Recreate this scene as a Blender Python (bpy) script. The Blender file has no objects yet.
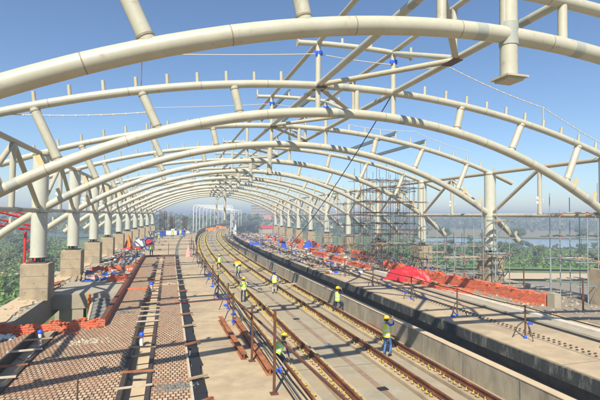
import bpy, bmesh, math, random
from math import sin, cos, pi, sqrt, radians
from mathutils import Vector, Matrix
random.seed(7)
scn = bpy.context.scene
COL = scn.collection

# ------------------------------------------------------------------ camera, sky, sun, exposure
YAW, PIT, ROL = 0.28874, 0.03509, 0.00972
cd = bpy.data.cameras.new('camera'); cam = bpy.data.objects.new('camera', cd); COL.objects.link(cam)
fw = Vector((sin(YAW)*cos(PIT), cos(YAW)*cos(PIT), sin(PIT)))
r0 = Vector((cos(YAW), -sin(YAW), 0)); u0 = r0.cross(fw)
rt = r0*cos(ROL) + u0*sin(ROL); up = rt.cross(fw)
M = Matrix((rt, up, -fw)).transposed().to_4x4(); M.translation = Vector((0, 0, 5.0))
cam.matrix_world = M
cd.sensor_width = 36; cd.lens = 440.94/600*36; cd.clip_start = 0.1; cd.clip_end = 20000
scn.camera = cam

SUN = Vector((-0.42, -0.85, 1.0)).normalized()
el = math.asin(SUN.z); az = math.atan2(SUN.x, SUN.y)
w = bpy.data.worlds.new('World'); scn.world = w; w.use_nodes = True
nt = w.node_tree; nt.nodes.clear()
sk = nt.nodes.new('ShaderNodeTexSky'); sk.sky_type = 'NISHITA'; sk.sun_disc = False
sk.sun_elevation = el; sk.sun_rotation = az; sk.altitude = 10; sk.air_density = 1.05; sk.dust_density = .5; sk.ozone_density = 5.5
bg = nt.nodes.new('ShaderNodeBackground'); bg.inputs[1].default_value = 0.10
wo = nt.nodes.new('ShaderNodeOutputWorld')
nt.links.new(sk.outputs[0], bg.inputs[0]); nt.links.new(bg.outputs[0], wo.inputs[0])
sd = bpy.data.lights.new('sun', 'SUN'); sd.energy = 5.0; sd.angle = radians(0.5); sd.color = (1.0, 0.93, 0.80)
so = bpy.data.objects.new('sun', sd); COL.objects.link(so)
so.rotation_euler = SUN.to_track_quat('Z', 'Y').to_euler()
scn.view_settings.view_transform = 'Standard'; scn.view_settings.look = 'None'
scn.view_settings.exposure = 0.55; scn.view_settings.gamma = 1.0; scn.view_settings.use_curve_mapping = False

# ------------------------------------------------------------------ materials
MT = {}
def mat(name, col, rough=0.8, metal=0.0, n=None, col2=None, amt=0.5, bump=0.0, n2=None, col3=None, lo=.4, hi=.65, streak=None):
    """noise-varied surface: col2 mottles at scale n, col3 stains at scale n2"""
    m = bpy.data.materials.new(name); m.use_nodes = True; t = m.node_tree; N = t.nodes; L = t.links
    b = N['Principled BSDF']; b.inputs['Roughness'].default_value = rough; b.inputs['Metallic'].default_value = metal
    b.inputs['Base Color'].default_value = (*col, 1)
    if n:
        tc = N.new('ShaderNodeTexCoord'); src = tc.outputs['Object']
        if streak:
            mp = N.new('ShaderNodeMapping'); mp.inputs['Scale'].default_value = streak; L.new(src, mp.inputs[0]); src = mp.outputs[0]
        def mix(prev, c, scale, amt_, a, z, det=6):
            no = N.new('ShaderNodeTexNoise'); no.inputs['Scale'].default_value = scale; no.inputs['Detail'].default_value = det; no.inputs['Roughness'].default_value = .65
            L.new(src, no.inputs['Vector'])
            mr = N.new('ShaderNodeMapRange'); mr.inputs[1].default_value = a; mr.inputs[2].default_value = z; mr.inputs[3].default_value = 0; mr.inputs[4].default_value = amt_
            L.new(no.outputs[0], mr.inputs[0])
            mx = N.new('ShaderNodeMix'); mx.data_type = 'RGBA'; L.new(mr.outputs[0], mx.inputs[0])
            if isinstance(prev, tuple): mx.inputs[6].default_value = (*prev, 1)
            else: L.new(prev, mx.inputs[6])
            mx.inputs[7].default_value = (*c, 1)
            return mx.outputs[2], no.outputs[0]
        out, f = mix(col, col2 or tuple(c*.6 for c in col), n, amt, .3, .75)
        if col3: out, _ = mix(out, col3, n2 or n*.2, .85, lo, hi)
        L.new(out, b.inputs['Base Color'])
        if bump:
            bp = N.new('ShaderNodeBump'); bp.inputs['Strength'].default_value = bump; bp.inputs['Distance'].default_value = .03
            L.new(f, bp.inputs['Height']); L.new(bp.outputs[0], b.inputs['Normal'])
    MT[name] = m; return m

def brickmat(name, c1, c2, mortar, bw, bh, gap, rough=.85, uv=True, dirt=(.2,.16,.12), bump=.6, off=.5, dlo=.5, dhi=.72, damt=.6, scale=1.0):
    m = bpy.data.materials.new(name); m.use_nodes = True; t = m.node_tree; N = t.nodes; L = t.links
    b = N['Principled BSDF']; b.inputs['Roughness'].default_value = rough
    tc = N.new('ShaderNodeTexCoord'); src = tc.outputs['UV' if uv else 'Object']
    br = N.new('ShaderNodeTexBrick'); br.inputs['Scale'].default_value = 1; br.inputs['Brick Width'].default_value = bw; br.inputs['Row Height'].default_value = bh
    br.inputs['Mortar Size'].default_value = gap; br.inputs['Mortar Smooth'].default_value = .1; br.offset = off
    br.inputs['Color1'].default_value = (*c1, 1); br.inputs['Color2'].default_value = (*c2, 1); br.inputs['Mortar'].default_value = (*mortar, 1)
    L.new(src, br.inputs['Vector'])
    no = N.new('ShaderNodeTexNoise'); no.inputs['Scale'].default_value = .7*scale; no.inputs['Detail'].default_value = 8; no.inputs['Roughness'].default_value = .7; L.new(src, no.inputs['Vector'])
    mr = N.new('ShaderNodeMapRange'); mr.inputs[1].default_value = dlo; mr.inputs[2].default_value = dhi; mr.inputs[4].default_value = damt; L.new(no.outputs[0], mr.inputs[0])
    mx = N.new('ShaderNodeMix'); mx.data_type = 'RGBA'; L.new(mr.outputs[0], mx.inputs[0]); L.new(br.outputs[0], mx.inputs[6]); mx.inputs[7].default_value = (*dirt, 1)
    L.new(mx.outputs[2], b.inputs['Base Color'])
    bp = N.new('ShaderNodeBump'); bp.inputs['Strength'].default_value = bump; bp.inputs['Distance'].default_value = .02; bp.invert = True
    L.new(br.outputs[1], bp.inputs['Height']); L.new(bp.outputs[0], b.inputs['Normal'])
    MT[name] = m; return m

mat('cream', (.49, .47, .365), .38, n=1.3, col2=(.39, .365, .27), amt=.8, n2=4, col3=(.30, .25, .17), lo=.58, hi=.80, bump=.05)
mat('weld', (.30, .26, .18), .7, n=8, col2=(.2, .12, .06), amt=.7)
mat('cream_dirty', (.46, .42, .30), .5, n=3, col2=(.38, .33, .23), amt=.6, n2=7, col3=(.35, .25, .15), lo=.58, hi=.75)
mat('tube_grey', (.36, .37, .31), .6, n=4, col2=(.25, .28, .27), amt=.6)  # grey-green tone for short bands on chords and beams, and the collars
mat('primer_tan', (.62, .45, .22), .6, n=4, col2=(.5, .36, .2), amt=.6)
mat('purlin_grey', (.13, .18, .19), .5, n=5, col2=(.22, .27, .27), amt=.6)
mat('steel_dark', (.05, .045, .04), .6, n=6, col2=(.12, .06, .03), amt=.7)
mat('rust', (.27, .085, .03), .85, n=7, col2=(.12, .04, .02), amt=.8, n2=2, col3=(.42, .17, .06), bump=.3)
mat('rust_dark', (.09, .035, .02), .85, n=7, col2=(.18, .07, .03), amt=.8)
mat('rail_rust', (.17, .055, .02), .75, n=5, col2=(.06, .022, .012), amt=.9, n2=.9, col3=(.32, .12, .035), lo=.52, hi=.74)
mat('yellow_plastic', (.58, .54, .07), .5, n=3, col2=(.30, .22, .07), amt=.9)
mat('helmet_yellow', (.85, .55, .02), .3)
mat('helmet_blue', (.03, .12, .55), .3)
mat('hivis', (.45, .85, .05), .7, n=30, col2=(.35, .7, .05), amt=.4)
mat('hivis_yellow', (.68, .75, .05), .7, n=30, col2=(.5, .6, .05), amt=.5)
mat('reflect', (.7, .72, .7), .4)
mat('denim', (.08, .17, .42), .9, n=12, col2=(.04, .09, .25), amt=.6)
mat('navy', (.02, .03, .09), .9, n=12, col2=(.01, .015, .04), amt=.5)
mat('royal', (.03, .09, .5), .85, n=10, col2=(.02, .05, .3), amt=.5)
mat('grey_cloth', (.45, .43, .38), .9, n=12, col2=(.3, .28, .25), amt=.5)
mat('green_cloth', (.05, .25, .08), .9)
mat('skin', (.28, .14, .08), .6, n=20, col2=(.22, .1, .06), amt=.4)
mat('shoe', (.03, .025, .02), .6)
mat('black', (.015, .015, .015), .6)
mat('white_paint', (.78, .78, .74), .5, n=6, col2=(.6, .58, .52), amt=.4)
mat('blue_plastic', (.02, .10, .75), .4)
mat('red_paint', (.62, .03, .03), .45, n=5, col2=(.35, .03, .02), amt=.5)
mat('red_tarp', (.60, .015, .03), .5, n=3, col2=(.42, .04, .04), amt=.9, bump=.5)
mat('orange', (.85, .22, .02), .6)
mat('galv', (.42, .48, .46), .4, metal=.4, n=9, col2=(.25, .3, .28), amt=.6)
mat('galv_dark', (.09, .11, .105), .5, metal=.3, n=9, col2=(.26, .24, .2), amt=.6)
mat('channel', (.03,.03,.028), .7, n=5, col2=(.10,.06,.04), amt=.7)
mat('ledge', (.25,.26,.26), .9, n=2, col2=(.15,.16,.16), amt=.8, n2=.6, col3=(.33,.31,.26), bump=.3)  # bluish grey puts shade into the colour of the cable ledge
mat('plank', (.42, .3, .17), .85, n=5, col2=(.25, .17, .1), amt=.7, streak=(1, 6, 6))
mat('board_pale', (.55, .48, .36), .85, n=5, col2=(.3, .24, .17), amt=.7)
mat('rope', (.55, .5, .4), .8)
mat('concrete', (.38, .335, .245), .9, n=2.2, col2=(.28, .245, .18), amt=.7, n2=.7, col3=(.30, .27, .22), lo=.5, hi=.75, bump=.25)
mat('concrete_pale', (.49, .385, .245), .9, n=1.5, col2=(.32, .24, .145), amt=.9, n2=.33, col3=(.24, .19, .13), lo=.48, hi=.74, bump=.3)
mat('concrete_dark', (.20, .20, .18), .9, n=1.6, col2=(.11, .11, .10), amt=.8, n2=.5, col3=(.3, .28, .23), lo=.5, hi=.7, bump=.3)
mat('column_white', (.53, .53, .44), .4, n=1.5, col2=(.44, .43, .34), amt=.7, n2=5, col3=(.36, .33, .25), lo=.6, hi=.8)
mat('concrete_ped', (.40, .325, .215), .9, n=1.8, col2=(.30, .235, .15), amt=.9, n2=1.1, col3=(.20, .16, .11), lo=.48, hi=.70, bump=.3)
mat('slab', (.36, .315, .225), .9, n=1.6, col2=(.22, .19, .135), amt=.9, n2=.4, col3=(.36, .28, .17), lo=.42, hi=.65, bump=.3)
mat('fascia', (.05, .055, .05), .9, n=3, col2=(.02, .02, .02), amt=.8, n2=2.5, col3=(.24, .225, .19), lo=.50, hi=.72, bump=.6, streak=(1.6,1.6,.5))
mat('strip_pale', (.58, .54, .45), .8, n=2, col2=(.4, .36, .28), amt=.8)
mat('slab_line', (.2, .13, .08), .95, n=3, col2=(.34, .25, .17), amt=.8)
mat('sand', (.55, .43, .27), .95, n=1.4, col2=(.4, .3, .19), amt=.7, bump=.3)
mat('rubble', (.32, .27, .2), .95, n=6, col2=(.12, .1, .08), amt=.9, bump=.8)
mat('leaf_dark', (.07, .12, .03), .8, n=.5, col2=(.07, .11, .03), amt=.8)
mat('leaf_mid', (.12, .20, .04), .8, n=.5, col2=(.10, .14, .04), amt=.8)
mat('leaf_olive', (.15, .17, .06), .8, n=.5, col2=(.13, .13, .05), amt=.8)
mat('leaf_bright', (.19, .32, .04), .8, n=.5, col2=(.08, .13, .03), amt=.8)
mat('bark', (.12, .09, .06), .9)
mat('tin_roof', (.45, .12, .12), .6); mat('roof_grey', (.3, .3, .3), .7)
mat('wall_pink', (.6, .34, .3), .8); mat('wall_white', (.65, .63, .58), .8); mat('wall_tan', (.5, .4, .3), .8); mat('window_dark', (.06, .07, .08), .3)
brickmat('brick_red', (.74, .11, .025), (.40, .035, .012), (.50, .28, .17), .24, .09, .012, dirt=(.46, .17, .09), scale=5)
brickmat('paver', (.54, .39, .25), (.40, .26, .155), (.07, .04, .022), .14, .19, .020, dirt=(.33, .17, .095), damt=.75, dlo=.48, dhi=.66)
brickmat('paver_dark', (.50, .36, .23), (.36, .235, .14), (.06, .035, .02), .14, .19, .021, dirt=(.28, .14, .08), damt=.75, dlo=.44, dhi=.62)

# ------------------------------------------------------------------ path of the curved station
XC, S0, K = 8.54313, 42.5313, 0.00119
def P(s, u, z=0.0):
    t = max(s-S0, 0); th = K*t
    cx = XC + (1-cos(th))/K; cy = s if t == 0 else S0+sin(th)/K
    return Vector((cx+u*cos(th), cy-u*sin(th), z))
def TH(s): return K*max(s-S0, 0)
Y1, SP, W = 29.15124, 9.76585, 15.80448
def FS(i): return Y1+(i-1)*SP

# ------------------------------------------------------------------ mesh builder
class MB:
    def __init__(s): s.v=[]; s.f=[]; s.m=[]; s.sm=[]; s.uv=[]
    def face(s, idx, mi=0, smooth=False, uv=None): s.f.append(tuple(idx)); s.m.append(mi); s.sm.append(smooth); s.uv.append(uv)
    def box(s, c, d, rz=0, mi=0, R=None):
        c=Vector(c); R = R or Matrix.Rotation(rz,3,'Z'); b=len(s.v)
        for x in(-.5,.5):
            for y in(-.5,.5):
                for z in(-.5,.5): s.v.append(c+R@Vector((x*d[0],y*d[1],z*d[2])))
        for q,ax in (((0,1,3,2),0),((4,6,7,5),0),((0,4,5,1),1),((2,3,7,6),1),((0,2,6,4),2),((1,5,7,3),2)):
            def uvf(k):
                x=((k>>2)&1)*d[0]; y=((k>>1)&1)*d[1]; z=(k&1)*d[2]
                return (y,z) if ax==0 else (x,z) if ax==1 else (x,y)
            s.face([b+k for k in q],mi,False,[uvf(k) for k in q])
    def bar(s, a, b_, w, h, mi=0, upv=Vector((0,0,1))):
        a=Vector(a); b_=Vector(b_); d=(b_-a); L=d.length; d.normalize()
        x=d.cross(upv)
        if x.length<1e-4: x=Vector((1,0,0))
        x.normalize(); z=x.cross(d)
        s.box((a+b_)/2,(w,L,h),mi=mi,R=Matrix((x,d,z)).transposed())
    def tube(s, pts, r, seg=10, mi=0, caps=True, mats=None, smooth=True):
        pts=[Vector(p) for p in pts]; n=len(pts); b=len(s.v)
        rs=r if isinstance(r,(list,tuple)) else [r]*n
        d0=(pts[1]-pts[0]).normalized(); ref=Vector((0,0,1)) if abs(d0.z)<.9 else Vector((0,1,0))
        x=d0.cross(ref).normalized()
        for i,p in enumerate(pts):
            d=(pts[min(i+1,n-1)]-pts[max(i-1,0)]).normalized()
            x=(x-d*x.dot(d)).normalized(); y=d.cross(x)
            for k in range(seg):
                a=2*pi*k/seg; s.v.append(p+(x*cos(a)+y*sin(a))*rs[i])
        for i in range(n-1):
            mm=mats[i] if mats else mi
            for k in range(seg):
                k2=(k+1)%seg; s.face((b+i*seg+k,b+(i+1)*seg+k,b+(i+1)*seg+k2,b+i*seg+k2),mm,smooth)
        if caps:
            for o_,rv in((b,False),(b+(n-1)*seg,True)):
                q=len(s.v); s.v+=[s.v[o_+k].copy() for k in range(seg)]; f=[q+k for k in range(seg)]; s.face(f[::-1] if rv else f,mi)
    def lathe(s, prof, c=(0,0,0), seg=16, mi=0, sx=1, sy=1):
        c=Vector(c); b=len(s.v)
        for r,z in prof:
            for k in range(seg):
                a=2*pi*k/seg; s.v.append(c+Vector((r*cos(a)*sx,r*sin(a)*sy,z)))
        for i in range(len(prof)-1):
            for k in range(seg):
                k2=(k+1)%seg; s.face((b+i*seg+k,b+i*seg+k2,b+(i+1)*seg+k2,b+(i+1)*seg+k),mi,True)
        for o_,rv in((b,True),(b+(len(prof)-1)*seg,False)):
            q=len(s.v); s.v+=[s.v[o_+k].copy() for k in range(seg)]; f=[q+k for k in range(seg)]; s.face(f[::-1] if rv else f,mi)
    def mesh(s, name, mats):
        me=bpy.data.meshes.new(name); me.from_pydata([tuple(v) for v in s.v],[],s.f)
        for m in (mats if isinstance(mats,(list,tuple)) else [mats]): me.materials.append(MT[m])
        me.polygons.foreach_set('material_index',s.m); me.polygons.foreach_set('use_smooth',s.sm)
        if any(u is not None for u in s.uv):
            ul=me.uv_layers.new(name='UVMap'); k=0
            for f,u in zip(s.f,s.uv):
                for j in range(len(f)):
                    if u is not None: ul.data[k].uv=u[j]
                    k+=1
        me.update(); return me
    def build(s, name, mats, parent=None, loc=None, rz=0):
        o=bpy.data.objects.new(name,s.mesh(name,mats)); COL.objects.link(o)
        if parent is not None: o.parent=parent
        if loc is not None: o.location=loc; o.rotation_euler[2]=rz
        return o
def tag(o, label=None, cat=None, group=None, kind=None):
    if label: o['label']=label
    if cat: o['category']=cat
    if group: o['group']=group
    if kind: o['kind']=kind
    return o
def empty(name, loc=(0,0,0), rz=0, label=None, cat=None, group=None):
    o=bpy.data.objects.new(name,None); COL.objects.link(o); o.location=loc; o.rotation_euler[2]=rz; o.empty_display_size=.3
    return tag(o,label,cat,group)
KIDS={}
def kids(o): return [c for c in bpy.data.objects if c.parent==o]
def copy_tree(o, loc, rz, label=None, scale=None, cache=None):
    c=o.copy(); COL.objects.link(c); c.location=loc; c.rotation_euler=(0,0,rz)
    if scale: c.scale=(scale,)*3
    if label: c['label']=label
    if o.name not in KIDS: KIDS[o.name]=[(k,kids(k)) for k in kids(o)]
    for k,gs in KIDS[o.name]:
        d=k.copy(); COL.objects.link(d); d.parent=c
        for g in gs: e=g.copy(); COL.objects.link(e); e.parent=d
    return c
ORD=['nearest','second nearest','third','fourth','fifth','sixth','seventh','eighth','ninth','tenth','eleventh','twelfth','thirteenth','fourteenth','fifteenth','sixteenth']

def strip(name, uA, uB, sA, sB, zA, zB, mats, step=3.0, parent=None, side_mi=0, struct=True, jag=0):
    """box swept along the curved path; UV = metres along and across"""
    mb=MB(); n=max(1,int(round((sB-sA)/step)))
    for i in range(n+1):
        s=sA+(sB-sA)*i/n; j=random.uniform(-jag,jag)
        for (u,z) in ((uA,zA),(uB+j,zA),(uB+j,zB),(uA,zB)): mb.v.append(P(s,u,z))
    for i in range(n):
        a=i*4; b=a+4; s1=sA+(sB-sA)*i/n; s2=sA+(sB-sA)*(i+1)/n
        mb.face((a+3,a+2,b+2,b+3),0,False,[(uA,s1),(uB,s1),(uB,s2),(uA,s2)])
        mb.face((a,b,b+1,a+1),side_mi,False,[(uA,s1),(uA,s2),(uB,s2),(uB,s1)])
        mb.face((a+1,b+1,b+2,a+2),side_mi,False,[(s1,zA),(s2,zA),(s2,zB),(s1,zB)])
        mb.face((a,a+3,b+3,b),side_mi,False,[(s1,zA),(s1,zB),(s2,zB),(s2,zA)])
    mb.face((0,1,2,3),side_mi,False,[(uA,zA),(uB,zA),(uB,zB),(uA,zB)])
    e=n*4; mb.face((e,e+3,e+2,e+1),side_mi,False,[(uA,zA),(uA,zB),(uB,zB),(uB,zA)])
    o=mb.build(name,mats,parent)
    if struct: o['kind']='structure'
    return o
def ribbon_tube(mb, u, z, sA, sB, r, seg=6, step=2.5, mi=0, wob=0):
    n=max(2,int((sB-sA)/step)); mb.tube([P(sA+(sB-sA)*i/n,u+random.uniform(-wob,wob),z+random.uniform(-wob,wob)*.3) for i in range(n+1)],r,seg,mi)

# ================================================================== SETTING
GZ=-9.0
def ground():
    mb=MB(); xs=[-6000,-2500,-1200]+[x for x in range(-600,1001,40)]+[1500,2500,4000,7000]
    ys=[-600,-200]+[y for y in range(-60,901,40)]+[1200,1700,2500,4000,8000]
    for y in ys:
        for x in xs: mb.v.append(Vector((x,y,GZ+random.uniform(-.25,.25))))
    nx=len(xs)
    for j in range(len(ys)-1):
        for i in range(nx-1):
            a=j*nx+i; mb.face((a,a+1,a+nx+1,a+nx),0,True)
    m=bpy.data.materials.new('field_ground'); m.use_nodes=True; t=m.node_tree; N=t.nodes; L=t.links; b=N['Principled BSDF']; b.inputs['Roughness'].default_value=.95
    tc=N.new('ShaderNodeTexCoord'); mp=N.new('ShaderNodeMapping'); L.new(tc.outputs['Object'],mp.inputs[0]); mp.inputs['Scale'].default_value=(.018,.028,1); mp.inputs['Rotation'].default_value=(0,0,.35)
    def noise(sc,det=6):
        n=N.new('ShaderNodeTexNoise'); n.inputs['Scale'].default_value=sc; n.inputs['Detail'].default_value=det; n.inputs['Roughness'].default_value=.6; L.new(mp.outputs[0],n.inputs[0]); return n.outputs[0]
    cr=N.new('ShaderNodeValToRGB'); e=cr.color_ramp.elements
    e[0].position=.33; e[0].color=(.055,.10,.02,1); e[1].position=.72; e[1].color=(.30,.21,.13,1)
    for pos,c in ((.44,(.09,.16,.03,1)),(.52,(.15,.19,.055,1)),(.60,(.22,.18,.09,1))): q=e.new(pos); q.color=c
    L.new(noise(1.3),cr.inputs[0])
    mx=N.new('ShaderNodeMix'); mx.data_type='RGBA'; mr=N.new('ShaderNodeMapRange'); mr.inputs[1].default_value=.4; mr.inputs[2].default_value=.7; mr.inputs[4].default_value=.6
    L.new(noise(22,8),mr.inputs[0]); L.new(mr.outputs[0],mx.inputs[0]); L.new(cr.outputs[0],mx.inputs[6]); mx.inputs[7].default_value=(.05,.08,.02,1)
    L.new(mx.outputs[2],b.inputs['Base Color']); MT['field']=m
    o=mb.build('ground','field'); o['kind']='structure'
ground()
def flat_poly(name, pts, z, mname, n_sub=0):
    mb=MB(); mb.v=[Vector((x,y,z)) for x,y in pts]; mb.face(range(len(pts)),0,False,[(x,y) for x,y in pts]); o=mb.build(name,mname); o['kind']='structure'; return o
m=mat('water',(.16,.24,.32),.12); 
def blob(cx,cy,pts): return pts
flat_poly('river',[(120,205),(128,182),(140,170),(165,160),(200,146),(260,128),(420,100),(900,60),(900,110),(420,160),(300,182),(262,196),(236,212),(212,226),(180,240),(150,238),(132,224)],GZ+.5,'water')
flat_poly('river',[(-260,330),(-150,300),(-60,268),(-40,280),(-60,320),(-160,352),(-280,372)],GZ+.5,'water')
mat('dry_field',(.24,.19,.10),.95,n=.05,col2=(.13,.15,.05),amt=.8,n2=.3,col3=(.12,.13,.05),lo=.55,hi=.7)
mat('green_field',(.12,.24,.03),.95,n=.12,col2=(.08,.15,.03),amt=.9)
flat_poly('dry_field',[(150,262),(215,250),(270,226),(330,205),(520,180),(700,210),(560,400),(330,440),(200,370)],GZ+.42,'dry_field')
flat_poly('green_field',[(55,108),(78,99),(106,90),(150,82),(260,60),(270,75),(160,101),(118,108),(92,118),(60,124)],GZ+.46,'green_field')
flat_poly('sand_track',[(44,98),(78,90),(100,83),(150,70),(230,50),(230,40),(150,58),(96,74),(74,80),(40,88)],GZ+.5,'sand')
flat_poly('dirt_yard',[(28,-30),(60,-30),(90,20),(95,66),(74,76),(42,86),(30,80)],GZ+.44,'rubble')
flat_poly('green_field',[(-30,60),(-20,84),(-22,104),(-70,104),(-90,60)],GZ+.46,'green_field')
flat_poly('sand_track',[(-18,106),(-20,114),(-46,117),(-110,118),(-110,113),(-46,111)],GZ+.5,'sand')

# track bed, platforms
strip('track_slab',-4.9,5.2,-25,124,-1.9,-1.2,'slab')
strip('viaduct_track_slab',-5.4,4.2,124.02,420,-1.9,-1.2,'slab',step=6)
strip('drain_channel',-1.22,-.98,-25,420,-1.196,-1.192,'slab_line',step=4)
for u in (-4.0,-2.55,.25,1.75):
    strip('rail_plinth',u-.42,u+.42,-25,420,-1.19,-1.06,'concrete_pale',step=3)
strip('platform_left',-7.4,-4.75,-25,122,-1.9,0,'concrete_pale')
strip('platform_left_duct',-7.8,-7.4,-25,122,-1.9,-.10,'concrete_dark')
strip('paved_strip',-9.02,-7.8,-25,54.2,-1.9,.004,'paver')
strip('trench_floor',-9.75,-9.02,-25,54.2,-1.9,-.30,'sand')
strip('paved_strip',-11.2,-9.75,-25,54.2,-1.9,.004,'paver')
strip('paved_strip',-12.95,-11.2,-25,21.2,-1.9,.003,'paver_dark')
strip('trench_floor',-13.8,-12.95,-25,20.9,-1.9,-.30,'sand')
strip('trench_headwall',-13.79,-12.96,20.9,21.2,-1.9,-.002,'concrete')
strip('paved_strip',-17.0,-13.8,-25,21.2,-1.9,.004,'paver_dark')
strip('platform_left_end',-11.2,-7.8,54.2,122,-1.9,0,'concrete_pale')
strip('deck_left',-15.3,-11.2,36.4,122,-.45,-.006,'concrete')
strip('edge_beam_left',-17.0,-15.3,21.2,122,-1.35,0,'concrete')
strip('edge_beam_sand',-16.85,-15.7,21.6,122,0,.06,'sand',jag=.25,step=.8)
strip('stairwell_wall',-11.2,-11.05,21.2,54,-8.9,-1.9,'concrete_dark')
# landing beyond the stairs with a sloped haunch
def landing():
    mb=MB()
    prof=[(30.3,0),(36.4,0),(36.4,-.5),(32.0,-.5),(30.3,-.9)]
    for u in(-15.3,-11.25):
        for s,z in prof: mb.v.append(P(s,u,z-.004))
    n=len(prof); mb.face(range(n)); mb.face(range(2*n-1,n-1,-1))
    for i in range(n): j=(i+1)%n; mb.face((i,i+n,j+n,j))
    mb.build('stair_landing','concrete')['kind']='structure'
landing()
strip('platform_right',4.4,17.3,-25,122,-.42,0,'concrete_pale')
strip('platform_fascia_right',4.33,4.4,-25,122,-.50,-.05,'fascia',step=1.1,jag=0)
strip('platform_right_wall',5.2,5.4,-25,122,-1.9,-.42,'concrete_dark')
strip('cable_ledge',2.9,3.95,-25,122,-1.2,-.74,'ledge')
strip('cable_channel_right',8.15,8.42,-25,122,.0,.03,'black')
strip('kerb_strip_right',9.4,9.8,-25,122,0,.10,'strip_pale')
strip('channel_cover_right',8.6,9.2,-25,122,0,.05,'concrete')
strip('rubble_strip',10.9,17.2,-25,122,0,.025,'rubble',step=1.2,jag=.1)
strip('edge_beam_right',16.5,17.5,-25,122,-1.35,.06,'concrete')
mat('concrete_wall',(.42,.365,.26),.9,n=2.2,col2=(.26,.22,.15),amt=.95,n2=1.4,col3=(.19,.165,.12),lo=.46,hi=.66,bump=.25,streak=(1,1,.35))
wl=strip('track_wall',2.55,2.83,-25,124,-1.2,-.28,'concrete_wall',struct=False); tag(wl,'low pale concrete wall running between the rails and the right platform','wall')
for u,t in ((-5.4,'left'),(3.9,'right')):
    q=strip('viaduct_parapet',u,u+.3,124.02,420,-1.2,.15,'concrete',step=6,struct=False); tag(q,'concrete parapet on the %s side of the viaduct beyond the station'%t,'parapet')
mb=MB()
for k in range(50):
    s_=-20+k*2.9; mb.bar(P(s_,2.54,-1.19),P(s_,2.54,-.29),.02,.035)
j_=mb.build('panel_joint','concrete_dark',wl)
mb=MB()
cap_=strip('wall_cap',2.53,2.86,-25,124,-.276,-.25,'sand',struct=False,step=1.5); cap_.parent=wl
# piers
for i in range(-2,12,2):
    s=FS(i)
    for u,t in((-16.1,'left'),(16.6,'right')):
        mb=MB(); mb.box((0,0,(GZ-2-1.35)/2),(1.4,1.6,abs(GZ-2+1.35))); mb.build('deck_pier','concrete',loc=P(s,u),rz=-TH(s))['kind']='structure'
for i in range(6):
    s=140+i*40; mb=MB(); mb.tube([(0,0,GZ-1),(0,0,-3.6)],1.1,16); mb.box((0,0,-2.8),(7,2.4,1.7)); mb.build('viaduct_pier','concrete',loc=P(s,-.6),rz=-TH(s))['kind']='structure'
c=MB(); c.box((0,0,-5),(1.35,1.1,8.2)); tag(c.build('concrete_pillar','concrete',loc=P(30.9,-14.2)),'square concrete pillar under the stair landing beside the open stairwell','pillar')

# stairs going down towards the camera
t=empty('staircase',P(30.2,-12.1,-.9),0,'dark concrete staircase descending inside the stairwell beside the red kerb','staircase')
mb=MB()
for i in range(26):
    mb.box((.02,-.15-.29*i,.70-.165*i-.35),(1.56,.285,.5)); mb.box((.02,-.16-.29*i,.965-.165*i-.35),(1.50,.27,.03),mi=1)  # paler tread tops paint in the light on the step edges
mb.build('flight',['concrete_dark','ledge'],t)
mb=MB(); mb.bar((-.86,0,.4),(-.86,-7.6,-3.9),.14,.55); mb.build('stringer','concrete',t)
mb=MB(); mb.tube([(-1.05,-.2,.9),(-1.05,-.2,-7.8)],.09,8); tag(mb.build('timber_prop','orange',loc=P(30.2,-12.1,-.9)),'orange painted prop standing beside the stairs under the landing','prop')

# ================================================================== STEEL ROOF
ZCL,RL,ZCU,RU=4.89095+5,28.7339,6.13678+5,49.14737
def zl(u): return ZCL-RL+sqrt(RL*RL-u*u)
def zu(u): return ZCU-RU+sqrt(RU*RU-u*u)
V=lambda u,z,y=0: Vector((u,y,z))
WEB=[(13.68,12.75),(9.72,9.02),(5.89,5.6)]
def chord(zf,U0,U1,r,bands,name,par,seg=18):
    wl_=[-16.1+2.93*k for k in range(12)]
    us=sorted(set([U0+(U1-U0)*i/60 for i in range(61)]+[b+d for b in bands for d in(-.17,.17)]+[b+d for b in wl_ for d in(-.014,.014)]))
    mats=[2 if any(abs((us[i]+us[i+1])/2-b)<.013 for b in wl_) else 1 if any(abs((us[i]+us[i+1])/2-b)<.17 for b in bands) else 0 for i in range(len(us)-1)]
    mb=MB(); mb.tube([V(u,zf(u)) for u in us],r,seg,mats=mats); return mb.build(name,['cream','tube_grey','weld'],par)
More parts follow.
